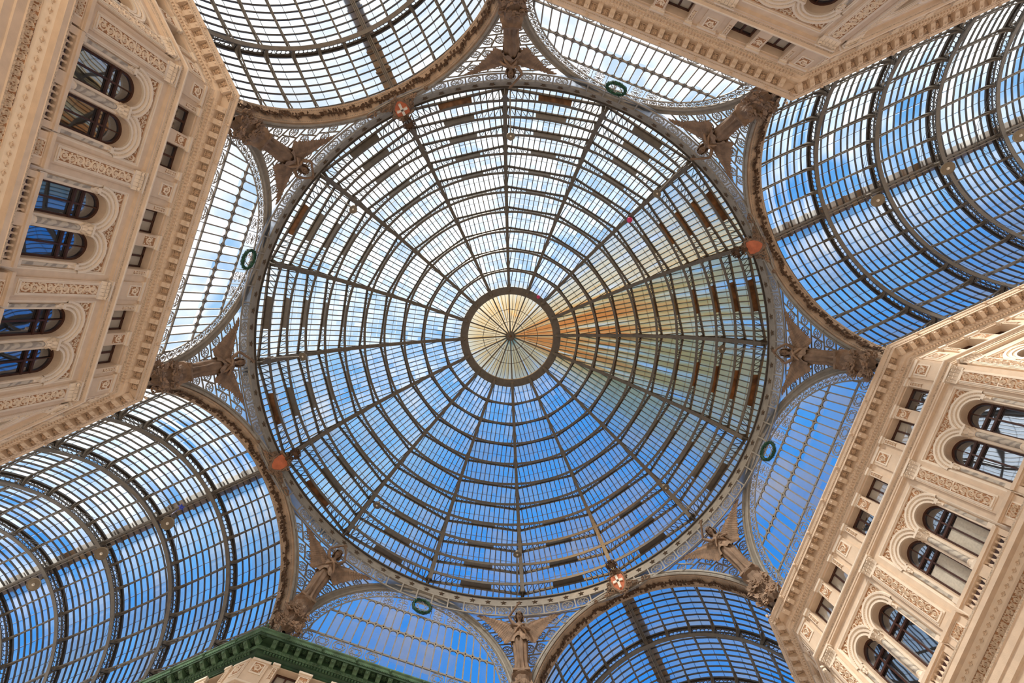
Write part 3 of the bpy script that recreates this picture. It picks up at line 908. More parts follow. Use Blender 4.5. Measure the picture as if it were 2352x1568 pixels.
def archivolt_mesh():
    mb = MB(('white', 'cream')); zi = 19.85; oc = .82
    prof = [(.58, .08), (.58, -.02), (.66, -.02), (.66, .02), (.71, .02), (.72, -.05), (.80, -.06), (.82, -.02), (.86, -.02), (.88, -.08), (.96, -.09), (1.0, -.03), (1.0, .08)]
    for c in (-oc, oc):
        secs = []
        for i in range(29):
            a = PI*i/28; sec = []
            for r, y in prof:
                x = c+r*cos(a); z = zi+r*sin(a)
                if c > 0: x = max(x, 0)
                else: x = min(x, 0)
                sec.append((x, y, z))
            secs.append(sec)
        mb.strip(secs)
        for i in range(36):
            a = PI*(i+.5)/36; r = .685; x = c+r*cos(a); z = zi+r*sin(a); mb.ball((x, .0, z), .022, 5, 3)
            r = .84; x = c+r*cos(a); z = zi+r*sin(a)
            if x*c > 0.02: mb.box(x-.014, x+.014, -.05, .02, z-.014, z+.014)
    return mb.mesh('archivolt')
def spandrel_relief_mesh():
    mb = MB(('white',)); zi = 19.85; oc = .82; y = .055
    def ok(x, z, pad=.0): return all(math.hypot(x-c, z-zi) > 1.0+pad for c in (-oc, oc)) and abs(x) < 1.66 and z < 20.98
    rnd = random.Random(4)
    for x, z, R in [(-1.52, 20.78, .17), (1.52, 20.78, .17), (-1.22, 20.86, .1), (1.22, 20.86, .1), (-.42, 20.84, .12), (.42, 20.84, .12), (-.16, 20.60, .13), (.16, 20.60, .13), (0, 20.86, .1),
                    (-1.60, 20.5, .1), (1.60, 20.5, .1), (-.18, 20.86, .08), (.18, 20.86, .08), (-.66, 20.91, .07), (.66, 20.91, .07), (-.95, 20.91, .07), (.95, 20.91, .07), (0, 20.42, .07), (1.62, 20.28, .06), (-1.62, 20.28, .06)]:
        mb.ribbon(spiral(x, z, R, 1 if x > 0 else -1, rnd.random()*6), R*.36, .04, y)
        for k in range(6): a = rnd.random()*6.28; leaf(mb, x+R*.6*cos(a), z+R*.6*sin(a), a, R*.7, R*.24, .045, y)
    leaf(mb, 0, 20.3, PI/2, .3, .07, .06, y)
    return mb.mesh('spandrel_relief')
def arch_window_parts():
    fr = MB(('wood',)); zi = 19.85; hw = .58; y = .40; z0 = 16.7
    pts = [(-hw, z0)]+[(-hw*cos(PI*i/18), zi+hw*sin(PI*i/18)) for i in range(19)]+[(hw, z0)]
    inn = [(-hw+.08, z0)]+[(-(hw-.08)*cos(PI*i/18), zi+(hw-.08)*sin(PI*i/18)) for i in range(19)]+[(hw-.08, z0)]
    fr.strip([[(a[0], y-.03, a[1]), (b[0], y-.03, b[1]), (b[0], y+.06, b[1])] for a, b in zip(pts, inn)])
    fr.box(-.035, .035, y-.04, y+.03, z0, 19.62); fr.box(-hw, hw, y-.05, y+.03, 19.27, 19.35); fr.box(-hw, hw, y-.05, y+.03, 19.62, 19.70)
    fr.box(-.02, .02, y-.02, y+.03, 19.7, zi+hw); fr.box(-hw, hw, y-.10, y+.03, 16.56, 17.62)  # low wood panel added so the gap behind the balusters looks dark
    gl = MB(('dark_glass',)); gl.face([(x, y+.04, z) for x, z in pts])
    return fr.mesh('window_frame'), gl.mesh('window_glass')
def column_parts():
    sh = MB(('marble',)); sh.lathe([(.115, 17.75), (.125, 18.3), (.115, 19.0), (.10, 19.42)], 16)
    ba = MB(('white',)); ba.lathe([(.2, 17.5), (.2, 17.62), (.16, 17.66), (.18, 17.70), (.13, 17.76)], 14); ba.box(-.2, .2, -.2, .2, 17.42, 17.52)
    ca = MB(('white',)); ca.lathe([(.10, 19.40), (.13, 19.42), (.11, 19.46), (.12, 19.6), (.20, 19.76)], 14); ca.box(-.24, .24, -.24, .2, 19.76, 19.85)
    for k in range(8):
        a = k*PI/4
        for lv, (r0, r1, za, zb_) in enumerate(((.11, .20, 19.46, 19.60), (.13, .26, 19.56, 19.74))):
            b = a+lv*PI/8; p = [Vector((r0*cos(b), r0*sin(b), za)), Vector((r1*cos(b), r1*sin(b), zb_)), Vector(((r1+.03)*cos(b), (r1+.03)*sin(b), zb_-.06))]
            t = Vector((-sin(b), cos(b), 0))*.05; ca.face([p[0]-t, p[0]+t, p[1]+t, p[1]-t]); ca.face([p[1]-t, p[1]+t, p[2]])
    return sh.mesh('shaft'), ba.mesh('column_base'), ca.mesh('capital')
def side_slab_mesh():
    mb = MB(('marble', 'white'))
    for s_ in (-1, 1):
        mb.use('marble'); mb.box(*(sorted((s_*1.62, s_*1.50))), -.02, .06, 17.75, 19.45)
        mb.use('white'); mb.box(*sorted((s_*1.66, s_*1.44)), -.06, .06, 19.72, 19.85); mb.box(*sorted((s_*1.66, s_*1.46)), -.05, .06, 17.5, 17.75)
        mb.box(*sorted((s_*1.60, s_*1.50)), -.05, .06, 19.45, 19.72)
        for k in range(3): leaf(mb, s_*(1.50+.04*k), 19.5, PI/2-.4+.4*k, .24, .035, .07, -.03)
    return mb.mesh('marble_side_slab')
def pilaster_parts():
    p = MB(('cream', 'white')); p.box(-.36, .36, -.15, .0, 17.5, 21.02)
    p.use('white'); p.box(-.30, .30, -.175, -.15, 17.70, 20.92)
    r = MB(('terra', 'white')); r.face([(-.20, -.18, 17.8), (.20, -.18, 17.8), (.20, -.18, 20.82), (-.20, -.18, 20.82)])
    r.use('white'); scroll_fill(r, -.19, .19, 17.82, 20.80, -.18, .05, seed=3)
    for s_ in (-1, 1):
        r.box(s_*.22-.02, s_*.22+.02, -.205, -.17, 17.78, 20.84)
    r.box(-.22, .22, -.205, -.17, 17.74, 17.80); r.box(-.22, .22, -.205, -.17, 20.82, 20.87); r.box(-.2, .2, -.2, -.17, 19.28, 19.33)
    c = MB(('white',)); c.box(-.36, .36, -.20, 0, 21.02, 21.08)
    for lv, (z, dy) in enumerate(((21.06, .10), (21.20, .14))):
        for k in range(5):
            x = -.32+.16*k+(lv*.0); c.face([(x-.08, -.17, z), (x+.08, -.17, z), (x+.07, -.17-dy, z+.20), (x-.07, -.17-dy, z+.20)]); c.face([(x-.07, -.17-dy, z+.20), (x+.07, -.17-dy, z+.20), (x, -.21-dy, z+.12)])
            c.face([(x-.08, -.17, z), (x-.07, -.17-dy, z+.20), (x-.07, -.17, z+.22)]); c.face([(x+.08, -.17, z), (x+.07, -.17, z+.22), (x+.07, -.17-dy, z+.20)])
    for s_ in (-1, 1): c.ribbon(spiral(s_*.32, 21.36, .10, s_, PI/2, 1.3), .06, .08, -.27)
    c.box(-.44, .44, -.34, 0, 21.44, 21.52)
    c.v = [(x, y, z-.15) for x, y, z in c.v]
    return p.mesh('pilaster'), r.mesh('relief_panel'), c.mesh('capital')
def pedestal_mesh(w=.55):
    mb = MB(('cream', 'white', 'terra')); mb.box(-w, w, -.41, -.05, 16.56, 17.08)
    mb.use('white'); mb.box(-.31, .31, -.43, -.41, 16.66, 17.05)
    mb.use('terra'); mb.face([(-.25, -.435, 16.70), (.25, -.435, 16.70), (.25, -.435, 17.02), (-.25, -.435, 17.02)])
    mb.use('white'); scroll_fill(mb, -.24, .24, 16.71, 17.01, -.435, .05, vertical=False, seed=9, dens=1.6)
    mb.use('cream'); mb.box(-w-.03, w+.03, -.46, -.05, 17.06, 17.10); mb.box(-w-.06, w+.06, -.53, -.05, 17.10, 17.22)
    return mb.mesh('pedestal')
def baluster_mesh():
    mb = MB(('cream',)); mb.lathe([(.07, 16.60), (.05, 16.64), (.075, 16.72), (.08, 16.77), (.035, 16.90), (.03, 16.96), (.06, 16.99), (.06, 17.04)], 10)
    return mb.mesh('baluster')
def rail_mesh():
    mb = MB(('cream', 'white')); w = .60
    mb.box(-w, w, -.46, -.24, 17.02, 17.08); mb.box(-w-.22, w+.22, -.51, -.18, 17.08, 17.20); mb.box(-w, w, -.46, -.26, 16.56, 16.62)
    mb.use('cream'); mb.box(w, w+.22, -.44, -.24, 16.56, 17.10) ; mb.box(-w-.22, -w, -.44, -.24, 16.56, 17.10)
    return mb.mesh('rail')
def attic_mesh():
    """attic wall of one bay with twin square windows and carved piers"""
    mb = MB(('cream', 'white')); W = 2.36; z0, z1 = 21.7, 23.3; f = -.05; oc = .83; hw = .54; zt, zb = 23.2, 22.0
    xs = [-W, -oc-hw, -oc+hw, oc-hw, oc+hw, W]
    for i, (xa, xb) in enumerate(zip(xs, xs[1:])):
        if i in (1, 3):
            mb.face([(xa, f, zt), (xb, f, zt), (xb, f, z1), (xa, f, z1)])
            mb.face([(xa, f, z0), (xb, f, z0), (xb, f, zb), (xa, f, zb)])
            mb.face([(xa, f, zb), (xa, .42, zb), (xa, .42, zt), (xa, f, zt)]); mb.face([(xb, f, zb), (xb, f, zt), (xb, .42, zt), (xb, .42, zb)])
            mb.face([(xa, f, zt), (xa, .42, zt), (xb, .42, zt), (xb, f, zt)]); mb.face([(xa, f, zb), (xb, f, zb), (xb, .42, zb), (xa, .42, zb)])
        else: mb.face([(xa, f, z0), (xb, f, z0), (xb, f, z1), (xa, f, z1)])
    # pier between the two windows and piers beside them, with projecting heads
    for x, w in ((0, .29), (-oc-hw-.14, .13), (oc+hw+.14, .13)):
        mb.use('cream'); mb.box(x-w, x+w, f-.08, f, z0, 23.06); mb.use('white'); mb.box(x-w-.03, x+w+.03, f-.13, f, 23.06, 23.14); mb.box(x-w-.06, x+w+.06, f-.20, f, 23.14, 23.24)
    return mb.mesh('attic_bay')
def attic_relief_mesh():
    mb = MB(('terra', 'white')); f = -.132
    for x, w, s_ in ((0, .20, 1), (-1.51, .075, 2), (1.51, .075, 3)):
        mb.use('terra'); mb.face([(x-w, f-.004, 22.42), (x+w, f-.004, 22.42), (x+w, f-.004, 23.02), (x-w, f-.004, 23.02)])
        mb.use('white'); scroll_fill(mb, x-w*.95, x+w*.95, 22.44, 23.0, f-.004, .03, seed=s_, dens=.75)
        for q in (-1, 1): mb.box(x+q*(w+.015)-.015, x+q*(w+.015)+.015, f-.03, f+.02, 22.40, 23.04)
        mb.box(x-w-.03, x+w+.03, f-.03, f+.02, 23.02, 23.05)
    return mb.mesh('attic_relief')
def attic_pier_mesh():
    mb = MB(('cream', 'white', 'terra')); mb.box(-.42, .42, -.13, -.04, 21.7, 23.12)
    mb.use('white'); mb.box(-.29, .29, -.155, -.13, 22.42, 23.08); mb.use('terra'); mb.face([(-.22, -.16, 22.5), (.22, -.16, 22.5), (.22, -.16, 23.02), (-.22, -.16, 23.02)])
    mb.use('white'); scroll_fill(mb, -.21, .21, 22.52, 23.0, -.16, .035, seed=12); mb.box(-.46, .46, -.19, -.04, 23.12, 23.24)
    return mb.mesh('attic_pier')
def attic_window_parts(glass):
    fr = MB(('wood',)); y = .30; hw = .54; z0, z1 = 22.0, 23.2
    for a in ((-hw, -hw+.08), (hw-.08, hw), (-.045, .045)): fr.box(a[0], a[1], y-.03, y+.04, z0, z1)
    for a in ((z0, z0+.07), (z1-.08, z1)): fr.box(-hw, hw, y-.03, y+.04, a[0], a[1])
    gl = MB((glass,)); gl.face([(-hw, y+.03, z0), (hw, y+.03, z0), (hw, y+.03, z1), (-hw, y+.03, z1)])
    return fr.mesh('window_frame'), gl.mesh('window_glass')
def modillion_mesh():
    mb = MB(('cream', 'white')); w = .115
    prof = [(-.40, 23.96), (-.40, 23.74), (-.50, 23.72), (-.62, 23.78), (-.72, 23.80), (-.79, 23.86), (-.79, 23.96)]
    mb.strip([[(-w, y, z) for y, z in prof], [(w, y, z) for y, z in prof]])
    mb.face([(-w, y, z) for y, z in prof]); mb.face([(w, y, z) for y, z in reversed(prof)])
    mb.ball((0, -.73, 23.80), .05, 7, 5); mb.box(-w-.02, w+.02, -.80, -.40, 23.92, 23.96)
    return mb.mesh('modillion')
def rosette_geo(mb, cx, cy, z):
    for k in range(5):
        a = k*2*PI/5; mb.ball((cx+.075*cos(a), cy+.075*sin(a), z), .055, 6, 4, (1, 1, .6))
    mb.ball((cx, cy, z-.02), .045, 6, 4)
    for k in range(4):
        x0, y0 = (-.15, -.13) if k % 2 == 0 else (-.15, .13)
    mb.box(cx-.15, cx+.15, cy-.14, cy-.12, z, z+.04); mb.box(cx-.15, cx+.15, cy+.12, cy+.14, z, z+.04)
    mb.box(cx-.15, cx-.13, cy-.14, cy+.14, z, z+.04); mb.box(cx+.13, cx+.15, cy-.14, cy+.14, z, z+.04)

MS = dict(bay=bay_mesh(), arv=archivolt_mesh(), spr=spandrel_relief_mesh(), aw=arch_window_parts(), col=column_parts(), slab=side_slab_mesh(), pil=pilaster_parts(),
          ped=pedestal_mesh(), bal=baluster_mesh(), rail=rail_mesh(), att=attic_mesh(), atr=attic_relief_mesh(), atp=attic_pier_mesh(),
          awd=attic_window_parts('dark_glass'), awp=attic_window_parts('pale_glass'), mod=modillion_mesh())
# wall masonry swept round the corners
def wall_sweep():
    mb = MB(('cream', 'void'))
    sweep(mb, [(.15, 0), (.15, 14.6), (-.05, 14.62), (-.05, 15.20)])
    sweep(mb, [(-.05, 21.48), (-.05, 21.5)])
    sweep(mb, [(-.05, 24.2), (2.2, 24.34), (2.2, 16)])
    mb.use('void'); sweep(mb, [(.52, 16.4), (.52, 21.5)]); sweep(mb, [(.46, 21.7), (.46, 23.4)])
    mb.use('cream'); sweep(mb, [(-.03, 21.5), (.52, 21.52)]); sweep(mb, [(-.05, 23.3), (.46, 23.32)]); sweep(mb, [(.46, 21.98), (-.05, 22.0)])
    # unseen roof slab behind the parapet, added so the sun doesn't leak in
    w = HW; mb.face([(FAR, w+.3, 24.30), (QC+.2, w+.3, 24.30), (w+.3, QC+.2, 24.30), (w+.3, FAR, 24.30), (FAR, FAR, 24.30)])
    return mb.mesh('wall')
def lower_entablature():
    mb = MB(('cream', 'terra', 'white', 'bead'))
    sweep(mb, [(-.05, 15.2), (-.15, 15.22), (-.15, 15.45), (-.20, 15.47), (-.20, 15.72), (-.24, 15.74)]); mb.use('bead'); sweep(mb, [(-.24, 15.74), (-.25, 15.80), (-.12, 15.85)])
    mb.use('terra'); sweep(mb, [(-.10, 15.85), (-.10, 16.15)])
    mb.use('white'); sweep(mb, [(-.12, 16.15), (-.20, 16.18), (-.30, 16.36), (-.34, 16.40)])
    mb.use('cream'); sweep(mb, [(-.34, 16.40), (-.60, 16.40), (-.60, 16.32), (-.64, 16.32), (-.64, 16.48), (-.66, 16.50)]); mb.use('bead'); sweep(mb, [(-.66, 16.50), (-.66, 16.56)])
    mb.use('cream'); sweep(mb, [(-.66, 16.56), (-.56, 16.58), (.5, 16.58)])
    return mb.mesh('balcony_entablature')
def eggs_and_frieze():
    """egg ornaments under the balcony and the scrolling frieze: facet only plus the first metres of the arms"""
    mb = MB(('white', 'cream'))
    n = 46
    return mb
def frieze_scroll_mesh():
    mb = MB(('white',)); scroll_fill(mb, -7.35, 7.35, 15.87, 16.13, -.105, .07, vertical=False, seed=21, dens=.85)
    return mb.mesh('frieze_scrolls')
def egg_row_mesh(L=7.3, pitch=.30):
    mb = MB(('cream',)); x = -L
    while x <= L:
        mb.tube([(x+.10*cos(2*PI*i/10), -.265+.06*sin(2*PI*i/10), 16.28+.075*sin(2*PI*i/10)) for i in range(10)], .015, 3, True)
        mb.ball((x, -.27, 16.27), .05, 6, 4, (1.1, .9, 1.3)); x += pitch
    return mb.mesh('egg_row')
def middle_entablature():
    mb = MB(('cream', 'white', 'bead'))
    sweep(mb, [(-.05, 21.36), (-.18, 21.38), (-.18, 21.45), (-.21, 21.46), (-.21, 21.54)]); mb.use('bead'); sweep(mb, [(-.21, 21.54), (-.24, 21.56), (-.24, 21.60)])
    mb.use('cream'); sweep(mb, [(-.24, 21.60), (-.27, 21.62), (-.33, 21.66)])
    mb.use('white'); sweep(mb, [(-.33, 21.66), (-.35, 21.69), (-.35, 21.74), (-.04, 21.80)])
    return mb.mesh('storey_entablature')
def cornice_mesh(c1, c2, c3):
    mb = MB((c1, c2, c3))
    sweep(mb, [(-.05, 23.26), (-.12, 23.26), (-.12, 23.36), (-.15, 23.37), (-.15, 23.44)])
    mb.use(c3); sweep(mb, [(-.15, 23.44), (-.22, 23.50)]); mb.use(c1)
    sweep(mb, [(-.22, 23.50), (-.22, 23.52), (-.24, 23.62), (-.33, 23.63)])
    mb.use(c2); sweep(mb, [(-.33, 23.63), (-.36, 23.66), (-.40, 23.76)])
    mb.use(c1); sweep(mb, [(-.40, 23.76), (-.40, 23.97), (-.80, 23.97), (-.80, 23.90), (-.83, 23.90), (-.83, 24.02)])
    mb.use(c3); sweep(mb, [(-.83, 24.02), (-.86, 24.05)]); mb.use(c2)
    sweep(mb, [(-.86, 24.05), (-.88, 24.08), (-.90, 24.16), (-.96, 24.20), (-.96, 24.26), (-.05, 24.32)])
    return mb.mesh('cornice')
def face_xf(which):
    if which == 'facet': return Matrix.Translation((18*cos(PI/4), 18*sin(PI/4), 0)) @ Matrix.Rotation(-45*D, 4, 'Z')
    if which == 'armx': return Matrix.Translation((0, HW, 0))
    return Matrix.Translation((HW, 0, 0)) @ Matrix.Rotation(-90*D, 4, 'Z')
def dent_mesh(c):
    mb = MB((c,))
    def run(xf, x0, x1, p, fn):
        x = x0
        while x <= x1:
            fn(xf, x); x += p
    def dent(xf, x):
        v0 = len(mb.v); mb.box(x-.045, x+.045, -.31, -.22, 23.53, 23.62)
        for i in range(v0, len(mb.v)): mb.v[i] = tuple(xf @ Vector(mb.v[i]))
    def egg(xf, x):
        v0 = len(mb.v); mb.ball((x, -.375, 23.69), .06, 6, 4, (1, .8, 1.2))
        for i in range(v0, len(mb.v)): mb.v[i] = tuple(xf @ Vector(mb.v[i]))
    for f, x0, x1 in (('facet', -7.1, 7.1), ('armx', QC+.3, 38), ('army', -38, -QC-.3)):
        xf = face_xf(f); run(xf, x0, x1, .155, dent); run(xf, x0, x1, .21, egg)
    return mb.mesh('dentils')
def beads_mesh(c):
    mb = MB((c,))
    for f, x0, x1, p in (('facet', -6.6, 6.6, .09), ('armx', QC-1, 36, .12), ('army', -36, -QC+1, .12)):
        xf = face_xf(f); x = x0
        while x <= x1:
            v0 = len(mb.v); mb.box(x-.025, x+.025, -.875, -.84, 24.01, 24.05)
            for i in range(v0, len(mb.v)): mb.v[i] = tuple(xf @ Vector(mb.v[i]))
            x += p
        x = x0+.3
        while x <= x1:       # lion-mask spouts on the gutter
            v0 = len(mb.v); mb.ball((x, -.95, 24.13), .075, 7, 5); mb.ball((x, -1.0, 24.10), .035, 5, 4)
            for i in range(v0, len(mb.v)): mb.v[i] = tuple(xf @ Vector(mb.v[i]))
            x += 1.85
    return mb.mesh('gutter_beads')
WALLM, LENT, MENT = wall_sweep(), lower_entablature(), middle_entablature()
CORN = {'cream': cornice_mesh('cream', 'cream', 'bead'), 'green': cornice_mesh('green', 'greentrim', 'green')}
DENT = {'cream': dent_mesh('cream'), 'green': dent_mesh('greentrim')}; BEAD = {'cream': beads_mesh('cream'), 'green': beads_mesh('greentrim')}
FSC, EGG = frieze_scroll_mesh(), egg_row_mesh()
_r = MB(('ochre',)); rosette_geo(_r, 0, 0, 0); ROS = _r.mesh('rosette')
MODG = MS['mod'].copy(); MODG.materials[0] = M['greentrim']; MODG.materials[1] = M['greentrim']
ROSG = ROS.copy(); ROSG.materials[0] = M['green']

WN = [0]
def put(o, q, which, x, y=0, z=0, extra=0):
    m = Matrix.Rotation(q*D, 4, 'Z') @ face_xf(which) @ Matrix.Translation((x, y, z))
    o.matrix_world = m; return o
def putc(o, parent, which, x, y=0, z=0):      # child of a wall whose own matrix is the quadrant rotation
    o.parent = parent; o.matrix_local = face_xf(which) @ Matrix.Translation((x, y, z)); return o
def new(name, me): o = bpy.data.objects.new(name, me); COL.objects.link(o); return o
BNAME = {'right': 'sunlit facade at the lower right', 'bottom': 'facade under the green cornice', 'left': 'shaded facade at the left', 'top': 'shaded facade at the top right'}
ORD = {-4.72: 'one end', 0: 'middle', 4.72: 'other end'}
def bay_word(nm, x):
    if nm == 'left': return {-1: 'uppermost', 0: 'middle', 1: 'lowest'}[round(x/4.72)]
    return {1: 'lowest', 0: 'middle', -1: 'uppermost'}[round(x/4.72)]
for nm, q in QUAD.items():
    wall = obj('wall_'+nm, WALLM, None, (0, 0, 0), (0, 0, q*D)); tag(wall, kind='structure')
    green = nm == 'bottom'; ck = 'green' if green else 'cream'
    def child(name, me, which='none', x=0): 
        o = new(name, me); o.parent = wall
        if which != 'none': o.matrix_local = face_xf(which) @ Matrix.Translation((x, 0, 0))
        return o
    child('balcony_entablature', LENT); child('storey_entablature', MENT)
    cor = child('cornice', CORN[ck])
    if green: cor['label'] = 'oxidised green cornice'
    d = new('dentil_row', DENT[ck]); d.parent = cor; b = new('gutter_beading', BEAD[ck]); b.parent = cor
    child('frieze_scrolls', FSC, 'facet'); child('egg_row', EGG, 'facet')
    # modillions
    runs = [('facet', [(-6.82+.62*i) for i in range(23)]), ('armx', [QC-.15+.62*i for i in range(34)]), ('army', [-(QC-.15+.62*i) for i in range(34)])]
    for which, xs in runs:
        for i, x in enumerate(xs):
            o = new('modillion', MODG if green else MS['mod']); o.parent = cor; o.matrix_local = face_xf(which) @ Matrix.Translation((x, 0, 0))
            if which == 'facet' or i < 14:
                r = new('rosette', ROSG if green else ROS); r.parent = cor; r.matrix_local = face_xf(which) @ Matrix.Translation((x+.31, -.60, 23.92))
    nb = {'left': {'armx': 3, 'army': 3}, 'right': {'armx': 3, 'army': 2}, 'top': {'armx': 2, 'army': 2}, 'bottom': {'armx': 1, 'army': 1}}[nm]
    bays = [('facet', x) for x in (-4.72, 0, 4.72)]
    for w_, s_ in (('armx', 1), ('army', -1)):
        for k in range(5): bays.append((w_, s_*(QC+.42+2.36+4.72*k)))
    cnt = {'armx': 0, 'army': 0}
    for which, x in bays:
        detail = True
        if which != 'facet':
            cnt[which] += 1; detail = cnt[which] <= nb[which]
        child('window_bay', MS['bay'], which, x); child('attic_bay', MS['att'], which, x)
        a = child('archivolt', MS['arv'], which, x)
        if detail:
            child('spandrel_relief', MS['spr'], which, x); child('attic_relief', MS['atr'], which, x); child('marble_side_slab', MS['slab'], which, x)
        for sx in (-.82, .82):
            if detail:
                WN[0] += 1; w = bpy.data.objects.new('window_%d' % WN[0], MS['aw'][0]); COL.objects.link(w); put(w, q, which, x+sx); tag(w, kind='structure')
                g = new('window_glass', MS['aw'][1]); g.parent = w
                if nm == 'right' and which == 'facet' and x == 0:
                    cu = MB(('curtain',)); cu.face([(-.5, .43, 17), (.5, .43, 17), (.5, .43, 19.2), (-.5, .43, 19.2)]); obj('blind', cu, w)
            WN[0] += 1; pale = (nm == 'left' and which == 'facet' and x >= -1) or (nm == 'right' and (WN[0] % 3 != 0)) or (nm in ('top', 'bottom') and WN[0] % 4 == 0)
            pm = MS['awp'] if pale else MS['awd']
            w = bpy.data.objects.new('window_%d' % WN[0], pm[0]); COL.objects.link(w); put(w, q, which, x+sx*1.01); tag(w, kind='structure')
            g = new('window_glass', pm[1]); g.parent = w
        # the marble column between the twin windows is a thing of its own
        if detail and (which == 'facet' or cnt[which] <= 1) and nm != 'bottom':
            c = empty('marble_column'); put(c, q, which, x, -.02, 17.42)
            for n_, me in zip(('shaft', 'column_base', 'capital'), MS['col']):
                o = new(n_, me); o.parent = c; o.location = (0, 0, -17.42)
            where = ('the %s arched windows, %s' % (bay_word(nm, x), BNAME[nm])) if which == 'facet' else \
                    ('arched windows round the %s corner of the %s' % ({'left': {'armx': 'lower', 'army': 'upper'}, 'right': {'armx': 'upper', 'army': 'lower'}, 'top': {'armx': 'left', 'army': 'right'}}[nm][which], BNAME[nm]))
            tag(c, 'grey veined marble column between '+where, 'column', 'marble columns between twin windows')
        if nm in ('left', 'right') and which == 'facet':
            for sx in (-.82, .82):
                rb = empty('balustrade'); put(rb, q, which, x+sx, 0, 16.56)
                o = new('rail', MS['rail']); o.parent = rb; o.location = (0, 0, -16.56)
                for j in range(6):
                    o = new('baluster', MS['bal']); o.parent = rb; o.location = (-.52+.208*j, -.35, -16.56)
                hi = (sx < 0) == (nm in ('left', 'right'))
                tag(rb, 'cream balustrade, %s of the %s pair, %s' % ('upper' if hi else 'lower', bay_word(nm, x), BNAME[nm]), 'balustrade', 'balustrades along the balconies')
    # pilasters
    pil = [('facet', x) for x in (-6.98, -2.40, 2.40, 6.98)]
    for w_, s_ in (('armx', 1), ('army', -1)):
        for k in range(4): pil.append((w_, s_*(QC+.52+4.72*k)))
    for which, x in pil:
        p = child('pilaster', MS['pil'][0], which, x)
        r = new('relief_panel', MS['pil'][1]); r.parent = p; c = new('capital', MS['pil'][2]); c.parent = p
        child('attic_pier', MS['atp'], which, x); child('pedestal', MS['ped'], which, x)
    # corner fillers
    mb = MB(('cream',))
    for f, x0, x1 in (('facet', 7.08, 7.52), ('facet', -7.52, -7.08), ('armx', QC-.02, QC+.42), ('army', -QC-.42, -QC+.02)):
        xf = face_xf(f); v0 = len(mb.v); mb.box(x0, x1, -.05, .45, 16.55, 21.5); mb.box(x0, x1, -.05, .45, 21.7, 23.3)
        for i in range(v0, len(mb.v)): mb.v[i] = tuple(xf @ Vector(mb.v[i]))
    child('corner_quoin', mb.mesh('corner_quoin'))

fl = MB(('floor',)); fl.face([(-80, -80, 0), (80, -80, 0), (80, 80, 0), (-80, 80, 0)]); f_ = obj('floor', fl); tag(f_, kind='structure')

